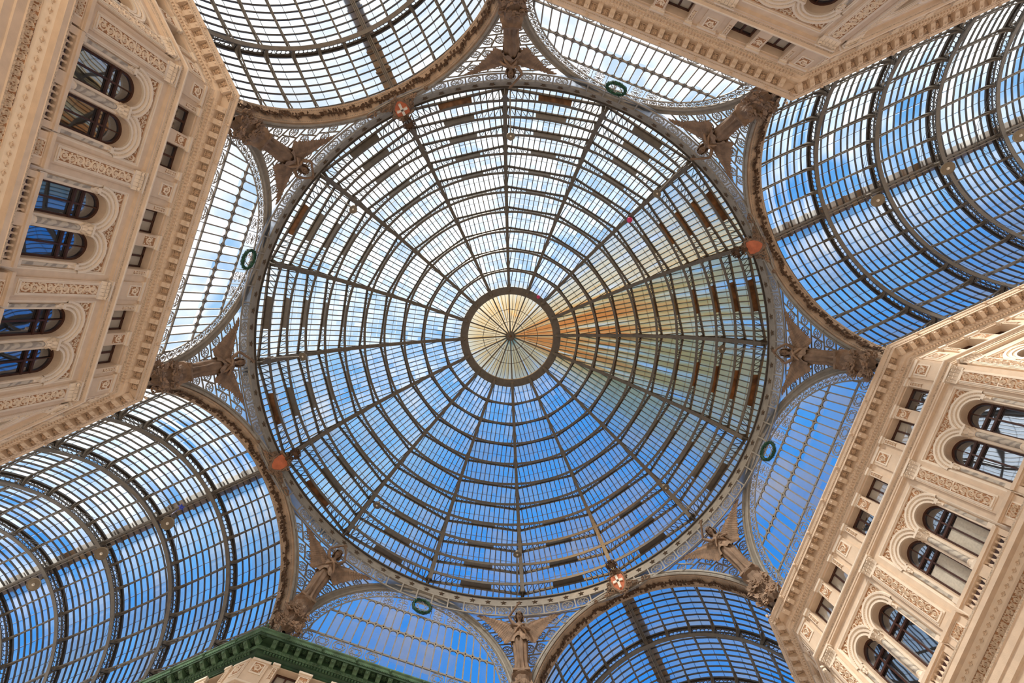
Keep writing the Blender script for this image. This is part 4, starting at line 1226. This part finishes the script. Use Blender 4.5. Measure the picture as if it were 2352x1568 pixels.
# ------------------------------------------------------------------ angels
def skin_body(variant):
    V = []; E = []; Rr = []
    def v(p, r): V.append(p); Rr.append(r); return len(V)-1
    def chain(a, lst):
        for p, r in lst:
            b = v(p, r); E.append((a, b)); a = b
        return a
    pel = v((0, 0, 2.35), (.30, .22))
    wst = chain(pel, [((0, -.02, 2.75), (.22, .17))]); ch = chain(wst, [((0, -.02, 3.2), (.30, .20)), ((0, 0, 3.52), (.26, .16))])
    nk = chain(ch, [((0, -.03, 3.74), (.105, .10)), ((0, -.06, 3.90), (.10, .10))])
    hd = chain(nk, [((0, -.10, 4.02), (.19, .20)), ((0, -.08, 4.22), (.24, .26)), ((0, -.05, 4.42), (.17, .18))])
    def arm(s, el, wr, hand_dir):
        sh = chain(ch, [((s*.34, 0, 3.55), (.13, .13))])
        w = chain(sh, [(tuple((Vector((s*.34, 0, 3.55))+Vector(el))/2), (.115, .115)), (el, (.085, .085)), (tuple((Vector(el)+Vector(wr))/2), (.085, .085)), (wr, (.05, .055))])
        d = Vector(hand_dir).normalized(); W = Vector(wr); side = d.cross(Vector((0, 1, 0)))
        if side.length < .1: side = Vector((1, 0, 0))
        side.normalize()
        palm = chain(w, [(tuple(W+d*.13), (.075, .05))])
        for k in range(4):
            o_ = side*(.055*(k-1.5)); L = (.10, .13, .12, .09)[k]
            chain(palm, [(tuple(W+d*.20+o_), (.022, .022)), (tuple(W+d*(.20+L)+o_+Vector((0, -.04, 0))), (.018, .018))])
        chain(w, [(tuple(W+d*.10+side*.10), (.024, .024)), (tuple(W+d*.18+side*.13), (.02, .02))])
    if variant == 0:
        arm(-1, (-.72, -.12, 4.12), (-.12, -.42, 4.78), (.5, -.1, .6)); arm(1, (.66, -.12, 3.02), (.34, -.46, 2.92), (-1, -.3, .1))
    else:
        arm(-1, (-.70, -.15, 4.05), (-.10, -.45, 4.62), (.8, -.1, .35)); arm(1, (.62, -.30, 3.85), (.22, -.50, 4.45), (-.7, -.1, .6))
    for s in (-1, 1):
        chain(pel, [((s*.2, -.03, 1.9), (.19, .18)), ((s*.2, -.08, 1.25), (.13, .13)), ((s*.19, .0, .7), (.12, .13)), ((s*.18, .03, .12), (.06, .07)), ((s*.19, -.22, .05), (.07, .05))])
    me = bpy.data.meshes.new('b'); me.from_pydata(V, E, []); o = bpy.data.objects.new('b', me); COL.objects.link(o)
    o.modifiers.new('s', 'SKIN'); ss = o.modifiers.new('d', 'SUBSURF'); ss.levels = 1; ss.render_levels = 1
    lay = me.skin_vertices[0].data
    for i, r in enumerate(Rr): lay[i].radius = r
    lay[0].use_root = True
    dg = bpy.context.evaluated_depsgraph_get(); dg.update()
    m2 = bpy.data.meshes.new_from_object(o.evaluated_get(dg)); bpy.data.objects.remove(o)
    m2.materials.clear(); m2.materials.append(M['bronze']); m2.polygons.foreach_set('use_smooth', [True]*len(m2.polygons))
    # face: brow, nose, mouth, eyes merged into the body mesh
    fm = MB(('bronze',))
    vs = [tuple(v.co) for v in m2.vertices]; fs = [tuple(p.vertices) for p in m2.polygons]
    fm.add(vs, fs)
    y = -.33
    fm.strip([[(-.025, y+.02, 4.27), (0, y-.01, 4.27), (.025, y+.02, 4.27)], [(-.045, y, 4.13), (0, y-.085, 4.12), (.045, y, 4.13)], [(-.03, y, 4.10), (0, y-.02, 4.09), (.03, y, 4.10)]])
    for s in (-1, 1):
        fm.ball((s*.085, y+.02, 4.22), .042, 7, 5, (1.2, .6, .7)); fm.bar((s*.03, y-.005, 4.275), (s*.14, y+.035, 4.27), .03, .03)
        fm.ball((s*.24, -.06, 4.2), .05, 6, 5, (.5, .8, 1.3))
    fm.ball((0, y+.01, 4.035), .05, 7, 4, (1.2, .6, .35)); fm.ball((0, y+.05, 3.95), .07, 7, 5)
    out = fm.mesh('body'); out.polygons.foreach_set('use_smooth', [True]*len(out.polygons))
    return out
def robe_mesh(seed=1):
    mb = MB(('bronze', 'bronze2')); rnd = random.Random(seed)
    ks = [(3.62, .30, .17, .0), (3.45, .40, .23, .005), (3.15, .37, .26, .012), (2.78, .29, .22, .015), (2.55, .38, .29, .02), (2.25, .47, .36, .02), (1.8, .46, .36, .03), (1.2, .40, .33, .045), (.7, .37, .31, .06), (.3, .42, .34, .08), (.05, .52, .42, .10)]
    n = 56; secs = []
    for z, a, b, r in ks:
        row = []
        for i in range(n+1):
            t = 2*PI*(i % n)/n; f = r*(sin(9*t+z*.9)+.5*sin(17*t-z*1.3)); dy = -.04*sin((z-.1)*1.2)
            row.append(((a+f)*cos(t), (b+f)*sin(t)+dy, z))
        secs.append(row)
    mb.strip(secs)
    # overfold tied at the hips with a ragged hem, and a sash across the chest
    mb.use('bronze2'); secs = []
    for z, a, b, r in [(2.82, .31, .24, .01), (2.70, .38, .30, .03), (2.45, .49, .40, .05), (2.15, .55, .46, .07)]:
        row = []
        for i in range(n+1):
            t = 2*PI*(i % n)/n; f = r*(sin(7*t+z)+.6*sin(13*t)); zz = z+(.16*sin(3*t+1)+.07*sin(11*t) if z < 2.3 else .03*sin(3*t+1))
            row.append(((a+f)*cos(t), (b+f)*sin(t)-.03, zz))
        secs.append(row)
    mb.strip(secs)
    mb.tube([(-.36, -.10, 3.5), (-.15, -.27, 3.32), (.12, -.29, 3.1), (.33, -.20, 2.86), (.42, -.05, 2.7)], [.07, .085, .09, .08, .06], 7)
    mb.tube([(.34, -.06, 3.55), (.2, -.24, 3.38), (0, -.29, 3.22), (-.2, -.27, 3.0), (-.34, -.16, 2.85)], [.05, .06, .07, .07, .05], 7)
    me = mb.mesh('robe'); me.polygons.foreach_set('use_smooth', [True]*len(me.polygons)); return me
def hair_mesh():
    mb = MB(('bronze',)); rnd = random.Random(3)
    secs = []
    for j in range(9):
        f = j/8; row = []
        for i in range(21):
            t = 2*PI*(i % 20)/20; ph = f*PI*.62; R = .27+.012*sin(9*t)
            # leave the face free
            y = -.05+R*1.05*sin(ph)*sin(t); x = R*sin(ph)*cos(t); z = 4.27+R*1.02*cos(ph)
            if sin(t) < -.35 and ph > 1.0: y = max(y, -.24); z = max(z, 4.36)
            row.append((x, y, z))
        secs.append(row)
    mb.strip(secs)
    for k in range(14):
        a = PI*.02+PI*.96*k/13; c_, s_ = cos(a), sin(a)
        mb.tube([(.26*c_, -.03+.25*s_, 4.3), (.30*c_, -.03+.28*s_, 4.15), (.25*c_+.02*sin(k), .27*s_, 3.98)], [.05, .055, .03], 5)
    mb.ball((0, .24, 4.25), .12, 8, 6)
    me = mb.mesh('hair'); me.polygons.foreach_set('use_smooth', [True]*len(me.polygons)); return me
def wing_mesh():
    mb = MB(('bronze', 'bronze2')); rnd = random.Random(8)
    def bez(P_, t):
        P_ = [Vector(p) for p in P_]
        while len(P_) > 1: P_ = [a.lerp(b, t) for a, b in zip(P_, P_[1:])]
        return P_[0]
    lead = [(.18, .22, 3.25), (.55, .42, 4.15), (1.35, .40, 4.25), (2.55, .22, 4.55)]
    trail = [(.95, .30, 2.38), (1.35, .30, 2.75), (1.75, .30, 3.75), (3.10, .12, 4.66)]
    rows = [(18, 1.0, .0, .13, 'bronze2'), (16, .66, -.03, .11, 'bronze'), (14, .38, -.06, .10, 'bronze2')]
    for n, fr, dy, w, mt in rows:
        mb.use(mt)
        for i in range(n):
            t = (i+.3)/n; a = bez(lead, t*.96); b = a.lerp(bez(trail, t), fr*rnd.uniform(.95, 1.03)); a = a+Vector((0, dy, 0)); b = b+Vector((0, dy*1.2, 0))
            d = b-a; L = d.length; d.normalize(); s = d.cross(Vector((0, 1, 0))).normalized(); ww = w*(.8+.5*(1-t))
            k = [0, .3, .6, .85, 1.0]; wd = [.5, 1, 1.05, .8, .05]; secs = []
            for kk, wv in zip(k, wd):
                c_ = a+d*L*kk+Vector((0, .10*sin(kk*PI)*-.5, 0)); secs.append([c_-s*ww*wv, c_+Vector((0, -.03, 0)), c_+s*ww*wv, c_+Vector((0, .03, 0))])
            mb.strip(secs, True)
    pts = [bez(lead, i/12) for i in range(13)]; mb.use('bronze'); mb.tube([p+Vector((0, -.03, 0)) for p in pts], [.14-.009*i for i in range(13)], 7)
    return mb.mesh('wing')
def pedestal_angel():
    mb = MB(('bronze',)); n = 40; rnd = random.Random(11); secs = []
    for z, r, rip in [(.02, .50, 0), (-.08, .62, 0), (-.2, .60, 0), (-.30, .45, .02), (-.55, .40, .03), (-.75, .52, .07), (-1.1, .60, .10), (-1.5, .52, .10), (-1.9, .40, .08), (-2.2, .30, .05), (-2.45, .10, 0)]:
        row = []
        for i in range(n+1):
            t = 2*PI*(i % n)/n; row.append(((r+rip*sin(8*t+z*4))*cos(t), (r*.8+rip*sin(6*t-z*3))*sin(t), z))
        secs.append(row)
    mb.strip(secs); mb.face([secs[0][i] for i in range(n)])
    mb.box(-.52, .52, -.48, .4, -.14, .0)
    return mb.mesh('pedestal')
def foliage_angel():
    mb = MB(('bronze2', 'bronze')); rnd = random.Random(13)
    for k in range(26):
        a = rnd.uniform(PI, 2*PI); z = rnd.uniform(-2.5, -.9); r = .52+.1*rnd.random()
        x, y = r*cos(a)*1.1, r*sin(a)*.8; R = rnd.uniform(.12, .24)
        pts = [(x+R*(1-.8*t)*cos(k+8*t), y-.05-.1*t, z+R*(1-.8*t)*sin(k+8*t)) for t in [i/12 for i in range(13)]]
        mb.use('bronze2' if k % 2 else 'bronze'); mb.tube(pts, .045, 5)
        for j in range(3):
            b = rnd.random()*6.28; p = Vector((x, y-.08, z)); d = Vector((cos(b), -.3, sin(b))); e = Vector((-sin(b), 0, cos(b)))*.09
            mb.face([p, p+d*.16+e, p+d*.34, p+d*.16-e])
    return mb.mesh('scroll_foliage')
BODY = [skin_body(0), skin_body(1)]; ROBE = [robe_mesh(1), robe_mesh(2)]; HAIR = hair_mesh(); WING = wing_mesh(); PEDA = pedestal_angel(); FOLA = foliage_angel()
both = {23.6, 156.4, 246.4}
for ang, mir, k in corner_angles():
    a = ang*D; r0 = 18.42
    root = empty('angel_statue', (r0*cos(a), r0*sin(a), 26.9), (0, 0, a-PI/2))
    kk = round(ang, 1); vr = 1 if kk in both else 0
    tag(root, 'brown winged angel, %s, at %s' % ('both arms raised' if vr else 'one arm raised', SHORT[kk]), 'statue', 'angel statues round the dome')
    lean = (.15, 0, 0)
    obj('body', BODY[vr], root, rot=lean); obj('robe', ROBE[vr], root, rot=lean); obj('hair', HAIR, root, rot=lean)
    w = obj('wing', WING, root, rot=lean); w2 = obj('wing', WING, root, rot=lean); w2.scale = (-1, 1, 1)
    p = obj('pedestal', PEDA, root); obj('scroll_foliage', FOLA, p)

# ------------------------------------------------------------------ coats of arms on the arch crowns
def arms_parts():
    s = MB(('shield',)); out = []
    for i in range(25):
        t = i/24
    pts = [(-.42, .55), (-.2, .60), (0, .66), (.2, .60), (.42, .55), (.46, .2), (.40, -.2), (.22, -.5), (0, -.68), (-.22, -.5), (-.40, -.2), (-.46, .2)]
    n = len(pts)
    for i in range(n):
        a, b = pts[i], pts[(i+1) % n]; s.face([(a[0], -.14, a[1]), (b[0], -.14, b[1]), (0, -.22, 0)]); s.face([(a[0], -.14, a[1]), (a[0], .05, a[1]), (b[0], .05, b[1]), (b[0], -.14, b[1])])
    c = MB(('cross',)); c.box(-.085, .085, -.25, -.15, -.48, .52); c.box(-.36, .36, -.25, -.15, -.03, .14)
    f = MB(('bronze', 'bronze2')); rnd = random.Random(4)
    f.tube([(x*1.18, -.1, z*1.15) for x, z in pts], .10, 6, True)
    for k in range(34):
        a = rnd.random()*2*PI; R = rnd.uniform(.12, .26); cx, cz = .72*cos(a), .88*sin(a)
        if k > 20: cx = rnd.choice((-1, 1))*rnd.uniform(.7, 2.1); cz = -.35-.12*abs(cx)+rnd.uniform(-.15, .15); R *= .8
        f.use('bronze2' if k % 2 else 'bronze')
        f.tube([(cx+R*(1-.8*t)*cos(k+7*t), -.12-.12*t, cz+R*(1-.8*t)*sin(k+7*t)) for t in [i/10 for i in range(11)]], .045, 5)
    cr = MB(('leaf',)); cr.lathe([(.26, .9), (.30, .95), (.26, 1.0), (.34, 1.2)], 14, (0, -.35, 0))
    for k in range(8):
        a = k*PI/4; cr.tube([(.33*cos(a), -.35+.33*sin(a), 1.18), (.42*cos(a), -.35+.42*sin(a), 1.38), (.25*cos(a), -.35+.25*sin(a), 1.58), (0, -.35, 1.6)], .045, 5)
        cr.ball((.36*cos(a+.39), -.35+.36*sin(a+.39), 1.27), .06, 6, 4)
    cr.ball((0, -.35, 1.68), .09, 8, 5); cr.tube([(0, -.1, .6), (0, -.25, .9)], .12, 6)
    return s.mesh('shield'), c.mesh('cross'), f.mesh('scroll_surround'), cr.mesh('crown')
AP = arms_parts()
AL = {'right': 'with dark orange field on the right arch', 'lower': 'with bright white cross on the bottom arch', 'left': 'with dusty orange field on the lower left arch', 'upper': 'with shaded white cross on the upper left arch'}
for nm, r in ARMROT.items():
    a = r*D; root = empty('coat_of_arms', (17.72*cos(a), 17.72*sin(a), 32.1), (.30, 0, a-PI/2))
    tag(root, 'crowned coat of arms '+AL[nm], 'coat of arms', 'crowned coats of arms on the arch crowns')
    obj('shield', AP[0], root)
    if nm in ('lower', 'upper'): obj('cross', AP[1], root)
    obj('scroll_surround', AP[2], root); obj('crown', AP[3], root)

# ------------------------------------------------------------------ lamps
def lamp_parts(R=.30):
    d = MB(('lamp',)); d.lathe([(R*.05, .0), (R*.5, -.02), (R, -.06), (R*1.02, -.09), (R*.98, -.10), (R*.85, -.085), (R*.3, -.10), (0, -.12)], 24)
    d.lathe([(0, .28), (R*.35, .26), (R*.5, .1), (R*.9, -.05)], 16)
    b = MB(('cross',)); b.ball((0, 0, -.09), R*.24, 10, 7)
    return d.mesh('lamp_dish'), b.mesh('lamp_bulb')
LP = lamp_parts(.30)
for ang, mir, k in corner_angles():
    a = ang*D; root = empty('dome_floodlight', (15.0*cos(a), 15.0*sin(a), 34.1), (0, 0, a-PI/2))
    kk = round(ang, 1)
    tag(root, 'round lamp on a slanting arm near the angel at '+SHORT[kk].split(',')[0], 'lamp', 'round lamps on arms inside the dome')
    obj('lamp_dish', LP[0], root, rot=(.3, 0, 0)); obj('lamp_bulb', LP[1], root, rot=(.3, 0, 0))
    m = MB(('iron2',)); m.tube([(0, .05, .1), (0, 2.85, -.55)], .035, 6); m.box(-.06, .06, 2.3, 2.4, -.3, .35); m.tube([(.06, 1.2, .6), (.02, .1, .15)], .012, 4)
    obj('lamp_arm', m, root)
LQ = lamp_parts(.40)
OR = ['nearest the arch', 'second from the arch', 'farthest from the arch']
for nm, sg in (('right', 1), ('left', -1)):
    for i, x in enumerate((25.35, 30.2, 35.2)):
        root = empty('vault_floodlight', (sg*x, .45, 31.0), (.25 if sg > 0 else -.15, sg*.35, 0))
        tag(root, 'round floodlight under the %s vault ridge, %s' % (('right' if sg > 0 else 'lower left'), OR[i]), 'lamp', 'floodlights below the vault ridges')
        obj('lamp_dish', LQ[0], root); obj('lamp_bulb', LQ[1], root)
        m = MB(('iron',)); m.tube([(0, 0, .2), (0, -.2, .95)], .04, 5); m.box(-.14, .14, -.3, -.1, .85, 1.0); obj('hanger', m, root)

# slack cables under the vaults
ci = 0
for sg, x0 in ((1, 24.2), (1, 28.3), (1, 32.3), (-1, 24.2), (-1, 28.3), (-1, 32.3)):
    m = MB(('steel',))
    for dx in (0, .16): m.tube([(sg*(x0+dx), -7.1, 25.2), (sg*(x0+.5+dx), -4.5, 28.2), (sg*(x0+.9+dx), -1.2, 31.3), (sg*(x0+1+dx), 0, 31.9)], .012, 3)
    for dx in (0, .16): m.tube([(sg*(x0+1+dx), 0, 31.9), (sg*(x0+1.2+dx), 3.8, 29.6), (sg*(x0+1.4+dx), 7.1, 25.2)], .012, 3)
    o = obj('hanging_cable', m); w = {24.2: 'nearest the dome', 28.3: 'in the middle bay', 32.3: 'farthest from the dome'}[x0]
    tag(o, 'pair of thin cables under the %s vault, %s' % ('right' if sg > 0 else 'lower left', w), 'cable', 'thin cables under the vaults')

# ------------------------------------------------------------------ lost balloons and a gull
def balloon(name, mt, loc, R, label, star=False):
    mb = MB((mt,))
    if star:
        pts = []
        for i in range(10):
            r = R if i % 2 == 0 else R*.5; a = PI/2+i*PI/5; pts.append((r*cos(a), r*sin(a), 0))
        for i in range(10):
            for s in (-1, 1): mb.face([pts[i], pts[(i+1) % 10], (0, 0, s*R*.4)])
    else: mb.ball((0, 0, 0), R, 14, 10, (1, 1, 1.15))
    mb.tube([(0, 0, -R*1.1), (.03, .02, -R*2), (0, .05, -R*3.4)], .012, 4)
    tag(obj(name, mb, None, loc, smooth=not star), label, 'balloon')
BALL = True
balloon('foil_balloon', 'pink', (13.96, -5.63, 42.2), .26, 'pink foil balloon caught on a dome rib at the upper right')
balloon('foil_balloon', 'pink', (4.45, -2.72, 49.9), .20, 'small pink balloon caught just outside the compression ring')
balloon('foil_balloon', 'blue', (-24.32, -.12, 31.3), .27, 'blue star shaped balloon under the ridge of the lower left barrel vault', True)
def gull():
    mb = MB(('gull',)); mb.ball((0, 0, 0), .16, 10, 8, (2.4, 1, .9)); mb.ball((.42, 0, .03), .10, 8, 6); mb.bar((.5, 0, .02), (.60, 0, .0), .03, .03)
    r = obj('gull', mb, None, (1.36, -2.18, 58), (0, 0, 2.6), True); tag(r, 'white gull flying above the lantern of the dome', 'bird')
    w = MB(('gull',))
    w.strip([[(.18, 0, .05), (-.16, 0, .05)], [(.28, .35, .16), (-.10, .35, .16)], [(.12, .75, .10), (-.16, .75, .10)], [(-.12, 1.05, .04), (-.2, 1.02, .04)]])
    w.strip([[(.18, 0, .02), (-.16, 0, .02)], [(.28, .35, .13), (-.10, .35, .13)], [(.12, .75, .07), (-.16, .75, .07)], [(-.12, 1.05, .03), (-.2, 1.02, .03)]])
    me = w.mesh('wing'); obj('wing', me, r); o = obj('wing', me, r); o.scale = (1, -1, 1)
gull()

# ------------------------------------------------------------------ sky, sun, camera
SUNDIR = Vector((.05, -.80, .62)).normalized()
def make_world():
    w = bpy.data.worlds.new('sky'); SC.world = w; w.use_nodes = True
    n = w.node_tree.nodes; l = w.node_tree.links
    for x in list(n): n.remove(x)
    def N(t, **k):
        x = n.new(t)
        for a, v in k.items(): setattr(x, a, v)
        return x
    def mt(op, a, b=None, clamp=False):
        x = N('ShaderNodeMath', operation=op, use_clamp=clamp)
        for i, v in enumerate((a, b)):
            if v is None: continue
            if isinstance(v, (int, float)): x.inputs[i].default_value = v
            else: l.new(v, x.inputs[i])
        return x.outputs[0]
    out = N('ShaderNodeOutputWorld'); bg = N('ShaderNodeBackground')
    tc = N('ShaderNodeTexCoord'); sp = N('ShaderNodeSeparateXYZ'); l.new(tc.outputs['Generated'], sp.inputs[0])
    z = mt('MAXIMUM', sp.outputs[2], .06)
    px = mt('DIVIDE', sp.outputs[0], z); py = mt('DIVIDE', sp.outputs[1], z)
    cb = N('ShaderNodeCombineXYZ'); l.new(px, cb.inputs[0]); l.new(py, cb.inputs[1])
    nz = N('ShaderNodeTexNoise'); nz.inputs['Scale'].default_value = 2.2; nz.inputs['Detail'].default_value = 6; nz.inputs['Roughness'].default_value = .55
    mp = N('ShaderNodeMapping'); mp.inputs['Scale'].default_value = (.55, 1.3, 1); mp.inputs['Rotation'].default_value = (0, 0, .35)
    l.new(cb.outputs[0], mp.inputs[0]); l.new(mp.outputs[0], nz.inputs['Vector'])
    # brightness towards the sun's side of the sky
    g = mt('ADD', mt('MULTIPLY', py, -.66), .46, False)
    g = mt('ADD', g, mt('MULTIPLY', mt('SUBTRACT', nz.outputs['Fac'], .5), SKYN))
    cr = N('ShaderNodeValToRGB'); l.new(mt('ADD', g, 0, True), cr.inputs['Fac'])
    e = cr.color_ramp.elements; e[0].position = .0; e[0].color = (.045, .29, .84, 1); e[1].position = 1; e[1].color = (1.5, 1.5, 1.47, 1)
    for p, c in ((.22, (.075, .35, .88)), (.42, (.20, .50, .92)), (.58, (.46, .72, .98)), (.80, (.92, .98, 1.04))):
        x = e.new(p); x.color = (*c, 1)
    # the low sky out of sight behind the houses is paler and brighter, as near any horizon
    hz = N('ShaderNodeMapRange'); l.new(sp.outputs[2], hz.inputs['Value']); hz.inputs['From Min'].default_value = .0; hz.inputs['From Max'].default_value = .5
    hz.inputs['To Min'].default_value = 1; hz.inputs['To Max'].default_value = 0; hz.clamp = True
    mx = N('ShaderNodeMix', data_type='RGBA'); l.new(hz.outputs[0], mx.inputs[0]); l.new(cr.outputs[0], mx.inputs[6]); mx.inputs[7].default_value = (1.5, 1.45, 1.38, 1)
    l.new(mx.outputs[2], bg.inputs['Color']); bg.inputs['Strength'].default_value = 1.0
    l.new(bg.outputs[0], out.inputs['Surface'])
SKYN = 1.35
make_world()
sl = bpy.data.lights.new('sun', 'SUN'); sl.energy = 11.0; sl.angle = 12*D; sl.color = (1.0, .90, .77)
so = bpy.data.objects.new('sun', sl); COL.objects.link(so); so.rotation_euler = SUNDIR.to_track_quat('Z', 'Y').to_euler(); so.location = SUNDIR*90

R = Matrix(((0.909651, 0.414982, -0.01803), (-0.415091, 0.906575, -0.076295), (-0.015315, 0.076886, 0.996922)))
cam = bpy.data.cameras.new('camera'); cam.lens = 1045/2352*36; cam.sensor_width = 36; cam.clip_end = 400
co = bpy.data.objects.new('camera', cam); COL.objects.link(co)
rt = Vector(R[0]); up = -Vector(R[1]); bk = -Vector(R[2])
co.matrix_world = Matrix.Translation((.7015, -3.3059, 1.6)) @ Matrix((rt, up, bk)).transposed().to_4x4()
SC.camera = co
SC.view_settings.view_transform = 'Standard'; SC.view_settings.look = 'None'; SC.view_settings.gamma = 1; SC.view_settings.use_curve_mapping = False
SC.view_settings.exposure = 0.0
SC.cycles.max_bounces = 6; SC.cycles.diffuse_bounces = 5; SC.cycles.glossy_bounces = 3; SC.cycles.transparent_max_bounces = 12
SC.cycles.caustics_reflective = False; SC.cycles.caustics_refractive = False
